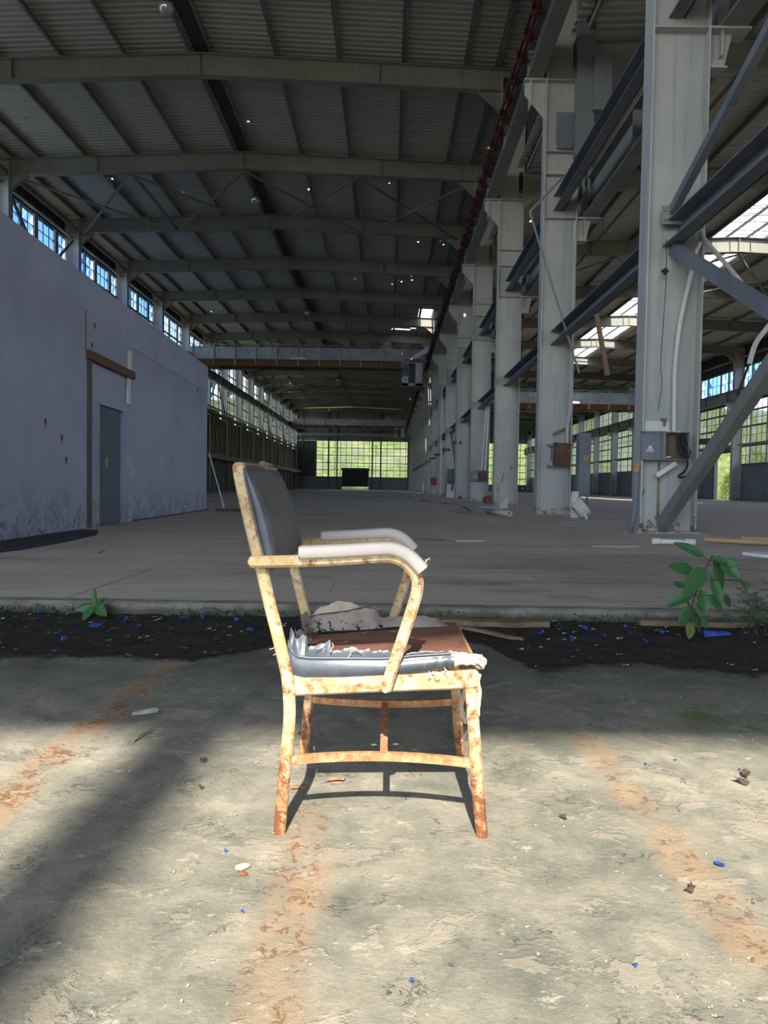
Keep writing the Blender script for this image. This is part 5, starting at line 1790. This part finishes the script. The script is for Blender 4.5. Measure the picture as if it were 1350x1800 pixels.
# moss tufts along the curb foot
MS = MB()
for i in range(5200):
    x = rk.uniform(-2.7, 2.7)
    if mnoise.noise((x * 1.7, 3, 0)) + rk.uniform(-.45, .3) < -0.12:
        continue
    y = 4.12 + rk.uniform(-0.07, 0.012)
    z = 0.02 + 0.06 * max(0, (y - 4.07) / 0.06) * rk.random()
    h = rk.uniform(0.006, 0.018)
    a = rk.uniform(0, 6.28)
    w = h * 0.35
    MS.add([(x - w * math.cos(a), y - w * math.sin(a), z), (x + w * math.cos(a), y + w * math.sin(a), z), (x + rk.uniform(-w, w), y - rk.uniform(0, 2 * w), z + h)], [(0, 1, 2)])
tag(link('moss', MS.mesh('moss'), 'weed'), 'short dark moss growing along the foot of the curb', 'moss', None, 'stuff')
# blue plastic scraps, each its own piece
BLUE = [(-2.01, 4.06), (-1.555, 3.778), (-1.316, 3.768), (-1.127, 3.959), (-1.05, 4.017), (-0.832, 3.968), (-0.721, 3.756), (-1.447, 3.915), (0.824, 3.764), (0.954, 3.648), (1.157, 3.747), (1.331, 3.636), (1.497, 3.832), (1.342, 3.957), (0.969, 3.926), (-1.589, 3.465), (1.105, 3.906)]
for i, (x, y) in enumerate(BLUE):
    big = 0.05 if i in (1, 2, 3, 9) else 0.032
    m_ = scrap(rk, big * rk.uniform(.9, 1.5), big * 0.7, 0.018)
    o = link('plastic_scrap', m_.mesh('plastic_scrap'), 'bluescrap', None, (x, y, zsoil(x, y) + 0.012), (0.2, 0, rk.uniform(0, 3)))
    sd_ = 'left' if x < 0 else 'right'
    tag(o, 'small crumpled blue plastic scrap in the dark soil %s of the chair' % sd_, 'plastic scrap', 'blue plastic scraps in the soil on the %s' % sd_)
o = link('plastic_bag', MB().grid(lambda u, v: (1.70 + 0.17 * u, 3.83 - 0.06 * v * (1 - 0.4 * u) + 0.04 * u + 0.02 * mnoise.noise((u * 4, 0, 3)), 0.028 + 0.03 * math.sin(math.pi * v) * (1 - 0.6 * u) + 0.006 * mnoise.noise((u * 5, v * 2, 1)) + 0.004 * mnoise.noise((u * 14, v * 5, 4))), 16, 8).mesh('plastic_bag'), 'bluescrap')
tag(o, 'long rumpled blue plastic strip beside the large green plant', 'plastic scrap')
SB = [(0.867, 2.088), (1.024, 2.023), (0.723, 1.5), (-0.34, 1.517), (-0.259, 1.299), (0.765, 2.053), (0.051, 1.121), (0.429, 1.17), (0.7, 2.397)]
for i, (x, y) in enumerate(SB):
    s_ = 0.014 if i == 2 else 0.006
    o = link('plastic_chip', scrap(rk, s_ * 1.3, s_, 0.004).mesh('plastic_chip'), 'bluescrap', None, (x, y, 0.003), (0, 0, rk.uniform(0, 3)))
    tag(o, 'tiny blue plastic chip on the sunlit slab', 'plastic scrap', 'blue chips on the sunlit slab')


# rubble pieces and flakes on the sunlit slab
def rock(rk, sx, sy, sz):
    bm = bmesh.new()
    bmesh.ops.create_icosphere(bm, subdivisions=2, radius=1.0)
    sd = rk.uniform(0, 99)
    for v in bm.verts:
        k_ = 1 + 0.35 * mnoise.noise(v.co * 1.3 + Vector((sd, 0, 0)))
        v.co = Vector((v.co.x * sx * k_, v.co.y * sy * k_, max(-0.5, v.co.z) * sz * k_))
    me = bpy.data.meshes.new('rock')
    bm.to_mesh(me)
    bm.free()
    return me


tag(link('concrete_shard', rock(rk, 0.047, 0.018, 0.011), 'stone', None, (-0.828, 2.442, 0.006), (0, 0, 0.55)), 'flat pale concrete shard lying across the rust stripe on the left', 'stone')
tag(link('plaster_lump', rock(rk, 0.016, 0.010, 0.007), 'stone', None, (-0.291, 1.452, 0.005), (0, 0, 0.5)), 'white plaster lump on the slab left of the chair', 'stone')
tag(link('rust_flake', rock(rk, 0.011, 0.007, 0.004), 'rustbox', None, (-0.286, 1.430, 0.003)), 'dark rust flake touching the white plaster lump', 'flake')
tag(link('twig', MB().tube(catmull([(-0.771, 2.159, 0.004), (-0.763, 2.2, 0.012), (-0.756, 2.225, 0.008), (-0.749, 2.262, 0.014)], 4), 0.0035, 6).tube([(-0.763, 2.2, 0.011), (-0.756, 2.225, 0.02)], 0.002, 5).mesh('twig'), 'plank'), 'small forked twig on the slab left of the chair', 'twig')
me_s = [rock(rk, 0.006, 0.005, 0.0035), rock(rk, 0.004, 0.005, 0.003), rock(rk, 0.007, 0.004, 0.003)]
RUB = MB()
for i in range(900):
    x, y = rk.uniform(-1.2, 1.5), rk.uniform(0.85, 3.0)
    if rk.random() > 0.35 + 0.5 * max(0, x) + 0.2 * (mnoise.noise((x * 2, y * 2, 0)) > 0):
        continue
    s_ = rk.uniform(0.0012, 0.0045)
    m_ = scrap(rk, s_ * rk.uniform(1, 2.4), s_ * 1.2, s_ * 0.7)
    RUB.add([(x + p[0], y + p[1], 0.001 + max(0, p[2])) for p in m_.v], m_.f, False)
tag(link('slab_grit', RUB.mesh('slab_grit'), 'stone'), 'fine grit and flakes scattered over the sunlit slab', 'grit', None, 'stuff')
for i, (x, y, s_, mt, lab) in enumerate([(0.985, 1.93, 0.022, 'deadleaf', 'curled brown leaf near the right edge of the slab'), (1.02, 1.98, 0.02, 'deadleaf', 'small brown leaf behind the curled leaf at the right edge'),
                                      (0.62, 1.40, 0.016, 'deadleaf', 'narrow dark leaf on the right-hand rust stripe'), (0.44, 1.70, 0.012, 'deadleaf', 'tiny dark curl of leaf right of the chair'),
                                      (-0.48, 1.84, 0.010, 'deadleaf', 'tiny brown seed pod left of the chair'), (-0.52, 2.02, 0.014, 'deadleaf', 'thin dark twig curl in the diagonal shadow')]):
    tag(link('dry_leaf', scrap(rk, s_ * 1.7, s_, s_ * 0.6).mesh('dry_leaf'), mt, None, (x, y, 0.003), (0, 0, rk.uniform(0, 3))), lab, 'leaf')
for i, (x, y, s_, lab) in enumerate([(-0.222, 1.845, 0.03, 'rust flake under the chair near its back leg'), (-0.13, 1.90, 0.034, 'long rust flake on the slab under the chair'), (-0.244, 1.60, 0.010, 'rust crumb beside the near back foot')]):
    tag(link('rust_flake', scrap(rk, s_ * 1.5, s_ * .6, s_ * 0.2).mesh('rust_flake'), 'chairrust', None, (x, y, 0.003), (0, 0, rk.uniform(-.4, .4))), lab, 'flake')
# planks by the curb
def plank(a, b, w, h, label, seed):
    rk = random.Random(seed)
    a, b = Vector(a), Vector(b)
    d = (b - a)
    n_ = Vector((-d.y, d.x, 0)).normalized()
    vs = []
    K = 14
    for i in range(K + 1):
        t = i / K
        taper = 1.0 if 0.08 < t < 0.9 else 0.72
        c = a.lerp(b, t) + Vector((0, 0, 0.004 * math.sin(6 * t)))
        ww = w * taper * (1 + rk.uniform(-.08, .08)) / 2
        hh = h * (1 + rk.uniform(-.1, .1))
        vs += [c - n_ * ww, c + n_ * ww, c + n_ * ww + Vector((0, 0, hh)), c - n_ * ww + Vector((0, 0, hh))]
    mb = MB().add(vs, [(i * 4 + k, i * 4 + (k + 1) % 4, (i + 1) * 4 + (k + 1) % 4, (i + 1) * 4 + k) for i in range(K) for k in range(4)])
    mb.add(vs[:4], [(0, 1, 2, 3)]).add(vs[-4:], [(3, 2, 1, 0)])
    return single('plank', mb, 'plank', label, 'plank', 'planks along the curb')


plank((-0.25, 4.03, 0.028), (0.92, 4.0, 0.028), 0.10, 0.03, 'weathered brown plank lying along the curb behind the chair', 1)
plank((1.45, 4.06, 0.03), (2.10, 4.08, 0.03), 0.07, 0.03, 'weathered plank lying behind the large green plant', 2)
plank((0.40, 3.93, 0.02), (0.72, 3.70, 0.01), 0.035, 0.015, 'thin splinter of wood sticking out from under the plank', 3)


# ------------------------------------------------------------------ plants
def leaf_mesh(L, w, droop, fold):
    def fn(u, v):
        e = 2 * v - 1
        ww = w * 0.5 * (math.sin(math.pi * min(1, u ** 0.8)) ** 0.8) * (1 if u < 0.98 else 0.2)
        return (e * ww, u * L, -droop * L * (u ** 2) + fold * abs(e) * ww + 0.01 * L * math.sin(14 * u) * abs(e))
    mb = MB().grid(fn, 9, 4)
    return mb


def place_leaf(name, p, q, w, mt, parent, rk, side=None):
    p, q = Vector(p), Vector(q)
    d = q - p
    L = d.length
    y_ = d.normalized()
    out = Vector((rk.uniform(-.5, .5), -1.0, rk.uniform(0.1, 0.9))) if side is None else side
    z_ = (out - y_ * out.dot(y_)).normalized()
    x_ = y_.cross(z_)
    me = leaf_mesh(L, w, rk.uniform(0.0, 0.06), 0.25)
    mat = Matrix(((x_.x, y_.x, z_.x), (x_.y, y_.y, z_.y), (x_.z, y_.z, z_.z)))
    me.v = [tuple(p + mat @ Vector(v)) for v in me.v]
    o = part(name, me, mt, parent)
    rib = MB().tube([tuple(p + mat @ Vector((0, L * t, 0.0012 - 0.03 * L * t * t))) for t in (0, .3, .6, .95)], [0.0016, 0.0013, 0.001, 0.0004], 5)
    base = Vector(parent.location)
    rib.v = [(a - base.x, b - base.y, c - base.z) for a, b, c in rib.v]
    link('midrib', rib.mesh('midrib'), 'leafyellow', o)
    return o


rk = random.Random(44)
big = root('leafy_plant', (1.624, 3.79, 0.012), 'large dark green broad-leaved plant growing at the curb on the right', 'plant')
STEM = [(1.624, 3.79, 0.0), (1.636, 3.79, 0.185), (1.666, 3.79, 0.299), (1.718, 3.79, 0.429), (1.736, 3.785, 0.462)]
part('stem', MB().tube(catmull(STEM, 4), 0.005, 7), 'stem', big)
LV = [((1.68, 3.764, 0.46), (1.49, 3.691, 0.538), 0.05), ((1.732, 3.774, 0.457), (1.783, 3.709, 0.434), 0.034), ((1.79, 3.754, 0.443), (1.839, 3.728, 0.427), 0.045), ((1.747, 3.805, 0.44), (1.827, 3.843, 0.254), 0.064), ((1.777, 3.796, 0.424), (1.862, 3.741, 0.348), 0.062), ((1.632, 3.782, 0.378), (1.484, 3.736, 0.412), 0.056), ((1.681, 3.76, 0.398), (1.54, 3.687, 0.267), 0.084), ((1.582, 3.763, 0.29), (1.543, 3.821, 0.315), 0.034), ((1.649, 3.8, 0.258), (1.512, 3.839, 0.178), 0.056), ((1.687, 3.798, 0.275), (1.687, 3.739, 0.161), 0.062), ((1.714, 3.769, 0.252), (1.794, 3.779, 0.167), 0.039), ((1.804, 3.794, 0.255), (1.868, 3.841, 0.175), 0.034), ((1.743, 3.803, 0.344), (1.763, 3.727, 0.209), 0.05), ((1.871, 3.786, 0.337), (1.944, 3.804, 0.25), 0.039), ((1.896, 3.78, 0.332), (1.905, 3.719, 0.302), 0.034), ((1.614, 3.778, 0.187), (1.53, 3.703, 0.101), 0.053), ((1.649, 3.806, 0.16), (1.717, 3.855, 0.023), 0.042), ((1.624, 3.783, 0.101), (1.603, 3.741, 0.019), 0.048), ((1.694, 3.805, 0.138), (1.725, 3.806, 0.064), 0.025), ((1.601, 3.803, 0.217), (1.656, 3.849, 0.17), 0.028), ((1.648, 3.781, 0.215), (1.668, 3.757, 0.135), 0.036), ((1.709, 3.786, 0.379), (1.699, 3.765, 0.325), 0.039)]
for i, (p, q, w) in enumerate(LV):
    o = place_leaf('leaf', p, q, w * 1.15, 'leafyellow' if i in (14, 17) else 'leaf', big, rk)
    # petiole back to the stem
    sp = min(catmull(STEM, 4), key=lambda s_: (s_ - Vector(p)).length + 0.6 * max(0, s_.z - p[2] + 0.02))
    if (Vector(p) - sp).length > 0.012:
        part('petiole', MB().tube([sp, p], 0.0022, 5), 'stem', big)
sm = root('seedling', (-1.647, 4.05, 0.029), 'small bright green seedling growing at the curb on the left', 'plant')
part('stem', MB().tube([(-1.647, 4.05, 0.01), (-1.66, 4.05, 0.07), (-1.67, 4.05, 0.10)], 0.003, 6), 'stem', sm)
for tip, w in (((-1.775, 4.02, 0.072), 0.052), ((-1.677, 4.06, 0.195), 0.045), ((-1.607, 4.06, 0.145), 0.034), ((-1.580, 3.99, 0.045), 0.062), ((-1.712, 3.97, 0.016), 0.05), ((-1.62, 4.03, 0.135), 0.03)):
    place_leaf('leaf', (-1.668, 4.045, 0.10), tip, w, 'leaf', sm, rk)
wd = root('feathery_weed', (2.08, 3.9, 0.03), 'thin feathery weed with tiny leaflets at the right edge', 'plant')
for i in range(7):
    x0 = 2.05 + rk.uniform(-.08, .1)
    y0_ = 3.9 + rk.uniform(-.1, .1)
    tip = Vector((x0 + rk.uniform(-.16, .16), y0_ + rk.uniform(-.05, .05), rk.uniform(0.18, 0.36)))
    st = catmull([(x0, y0_, 0.02), ((x0 + tip.x) / 2 + 0.02, y0_, tip.z * 0.6), tuple(tip)], 6)
    part('stem', MB().tube(st, 0.0018, 5), 'stem', wd)
    lf = MB()
    for k_, s_ in enumerate(st[4:]):
        for b_ in range(2):
            d_ = Vector((rk.uniform(-1, 1), rk.uniform(-.5, .5), rk.uniform(-.3, .5))).normalized()
            for q in range(6):
                c = s_ + d_ * (0.012 + 0.011 * q)
                n_ = Vector((-d_.z, 0.3, d_.x)).normalized() * 0.011
                for sg in (-1, 1):
                    t_ = c + n_ * sg + d_ * 0.003
                    lf.add([c, c + d_ * 0.006, t_], [(0, 1, 2)])
    tag(part('leaflets', lf, 'weed', wd), None, None, None, 'stuff')

# ------------------------------------------------------------------ debris on the hall floor
single('plastic_pipe', MB().pipe((3.50, 9.28, 0.145), (3.98, 9.22, 0.145), 0.034, 0.027).pipe((3.46, 9.285, 0.146), (3.56, 9.273, 0.146), 0.042, 0.034).pipe((3.87, 9.234, 0.146), (3.99, 9.218, 0.146), 0.043, 0.034), 'white', 'cream plastic pipe with collars lying in front of the nearest column', 'pipe')
single('floor_pipe', MB().tube([(4.40, 9.85, 0.14), (5.9, 8.75, 0.14)], 0.035, 10), 'yellowpipe', 'long yellowed pipe on the floor at the right edge', 'pipe')
single('floor_pipe', MB().tube([(4.85, 9.75, 0.17), (6.3, 9.3, 0.15)], 0.035, 10), 'yellowpipe', 'second yellowed pipe lying behind the long one', 'pipe')
single('foam_sheet', MB().prism([(3.97, 7.95), (4.2, 8.08), (4.9, 7.8), (4.9, 7.3), (4.3, 7.45), (4.05, 7.7)], 2, 0.102, 0.135), 'foam', 'bluish white foam sheet on the floor at the right edge', 'foam sheet')
r = root('broken_washbasin', (4.62, 16.9, ZF), 'broken white bucket-like basin tipped over behind the second column foot', 'basin')
bs = MB().lathe([(0.20, 0.0), (0.24, 0.02), (0.30, 0.26), (0.34, 0.30), (0.31, 0.30), (0.27, 0.24), (0.2, 0.04), (0.0, 0.03)], n=18)
ca, sa = math.cos(0.9), math.sin(0.9)
bs.v = [((x * ca + z * sa) * 0.8 + 4.45, y * 0.8 + 16.8, (-x * sa + z * ca) * 0.8 + ZF + 0.17) for x, y, z in bs.v]
part('basin', bs, 'white', r)
part('drain', MB().tube([(4.58, 16.55, ZF + 0.16), (4.62, 16.5, ZF + 0.02)], 0.03, 8), 'white', r)
single('post_stub', MB().lathe([(0.10, 0.0), (0.10, 0.66), (0.0, 0.66)], (4.70, 17.9, ZF), 10), 'white', 'short round white stub standing beside the second column', 'post')
single('tall_cabinet', MB().box(5.08, 5.38, 19.0, 19.35, 0.62, 2.32).box(5.10, 5.14, 19.0, 19.04, ZF, 0.62).box(5.30, 5.34, 19.0, 19.04, ZF, 0.62), 'bluegrey', 'tall grey cabinet door standing beside the second column', 'cabinet')
single('cabinet_notice', MB().box(5.19, 5.33, 18.985, 18.998, 1.55, 1.72), 'card', 'faded square notice on the tall grey cabinet', 'notice')
single('bent_cardboard', MB().grid(lambda u, v: (2.0 + 0.42 * u, 20.3 + 0.5 * v + 0.05 * u, 0.115 + 0.15 * math.sin(math.pi * (0.15 + 0.85 * u)) * (1 - 0.25 * v)), 14, 5), 'card', 'curled ochre cardboard piece on the floor by the columns', 'cardboard')
single('plastic_pipe', MB().pipe((2.80, 19.9, 0.17), (3.08, 17.9, 0.17), 0.07, 0.055), 'paper', 'pale broken pipe lying on the floor by the third column', 'pipe')
single('white_shard', MB().prism([(3.95, 0.1), (4.32, 0.1), (4.36, 0.5), (4.3, 0.52)], 1, 25.6, 25.65), 'paper', 'white triangular shard leaning at the foot of the third column', 'shard')
single('white_strip', MB().beam((3.35, 26.2, 0.13), (3.95, 24.6, 0.13), 0.12, 0.06), 'paper', 'white strip on the floor beside the triangular shard', 'strip')
single('rubble_block', MB().prism([(4.55, 0.1), (5.5, 0.1), (5.52, 0.42), (5.2, 0.5), (4.7, 0.46), (4.55, 0.3)], 1, 33.2, 33.9), 'brick', 'reddish brick rubble heap between the third and fourth columns', 'rubble')
single('floor_sheet', MB().prism([(0.9, 9.3), (1.12, 9.5), (1.3, 9.42), (1.12, 9.28)], 2, 0.102, 0.112), 'paper', 'folded pale scrap on the floor in the middle distance', 'scrap')
single('fallen_leaf', scrap(rk, 0.07, 0.05, 0.02), 'leafyellow', 'yellow-green fallen leaf on the hall floor at the left', 'leaf')
bpy.data.objects['fallen_leaf'].location = (-2.78, 6.9, ZF + 0.01)
single('concrete_block', MB().prism([(2.55, 8.85), (2.9, 9.0), (3.15, 8.9), (2.8, 8.78)], 2, 0.10, 0.106), 'paper', 'flat pale flake lying before the nearest column', 'flake')
PAP = [(-2.9, 52, .8), (-1.6, 50, 1.0), (-0.3, 49, 1.2), (1.2, 47, .8), (2.2, 44, .9), (-4.4, 55, .9), (-6.0, 58, 1.1), (0.6, 24.0, .3), (-0.6, 22.0, .28), (2.7, 31, .6), (1.8, 35, .8), (-3.4, 33, .5), (1.0, 15.5, .2), (3.4, 13.2, .2), (-1.8, 40, .6)]
for i, (x, y, s_) in enumerate(PAP):
    m_ = scrap(rk, s_, s_ * 0.8, 0.08 * s_)
    o = link('paper_scrap', m_.mesh('paper_scrap'), ('paper', 'card')[i in (9, 10)], None, (x, y, ZF + 0.005), (0, 0, rk.uniform(0, 3)))
    tag(o, ('pale paper scrap on the distant hall floor' if i not in (9, 10) else 'tan sheet of board on the distant hall floor, %s one' % ('nearer', 'farther')[i - 9]), 'scrap', 'paper scraps on the hall floor' if i not in (9, 10) else 'tan boards on the hall floor')
single('fallen_sheet', MB().grid(lambda u, v: (-10.5 + 2.4 * u, 76 + 3 * v, ZF + 0.03 + 0.04 * math.sin(5 * u)), 6, 4), 'yellowpipe', 'yellow sheet lying far back on the hall floor', 'sheet')
br = root('push_broom', (-4.35, 18.9, ZF), 'push broom leaning against the end of the office wall', 'broom')
part('handle', MB().tube([(-4.30, 18.7, ZF + 0.05), (-4.80, 19.05, 1.62)], 0.016, 8), 'white', br)
part('head', MB().box(-4.55, -3.85, 18.66, 18.74, ZF + 0.03, ZF + 0.08), 'plank', br)
part('bristles', MB().box(-4.54, -3.86, 18.665, 18.735, ZF, ZF + 0.04), 'black', br)
dm = MB().prism([(-4.40, 5.6), (-4.1, 5.6), (-3.72, 7.2), (-3.74, 8.2), (-3.86, 9.4), (-4.2, 10.3), (-4.54, 10.5), (-4.52, 8.6)], 2, ZF, ZF + 0.006)
single('dark_floor_patch', dm, 'black', 'flat black patch on the floor along the office wall', 'mat')  # dark floor area, drawn as a thin black sheet
# shrubs outside the open side door
rk = random.Random(9)
for i, (bx, by, bz, rr, hh) in enumerate([(36.0, 66.5, 0.0, 2.6, 4.2), (37.5, 72.0, 0.0, 2.6, 5.0), (39.5, 78.0, 0.0, 3.0, 6.0), (33.9, 70.6, 0.0, 1.2, 2.6), (42.3, 68.0, 0.0, 2.5, 6.5), (45, 83, 0, 3.0, 7)]):
    b_ = root('shrub', (bx, by, bz), 'sunlit green shrub outside the right wall, %s from the doorway' % ORD[i], 'shrub', 'shrubs outside the right wall')
    lf = MB()
    for k_ in range(2600):
        a, t_ = rk.uniform(0, 6.28), rk.random()
        rad = rr * math.sqrt(rk.random()) * (1 - 0.55 * t_)
        c = Vector((bx + rad * math.cos(a), by + rad * math.sin(a), hh * t_))
        s_ = rk.uniform(0.08, 0.2)
        u_ = Vector((rk.uniform(-1, 1), rk.uniform(-1, 1), rk.uniform(-.4, .8))).normalized() * s_
        w_ = u_.cross(Vector((rk.uniform(-1, 1), rk.uniform(-1, 1), rk.uniform(-1, 1)))).normalized() * s_ * 0.35
        lf.add([c, c + u_ * 0.5 + w_, c + u_, c + u_ * 0.5 - w_], [(0, 1, 2, 3)])
    tag(part('foliage', lf, 'bush', b_), None, None, None, 'stuff')
    part('trunk', MB().tube([(bx, by, -0.3), (bx, by, hh * 0.6)], 0.06, 6), 'stem', b_)
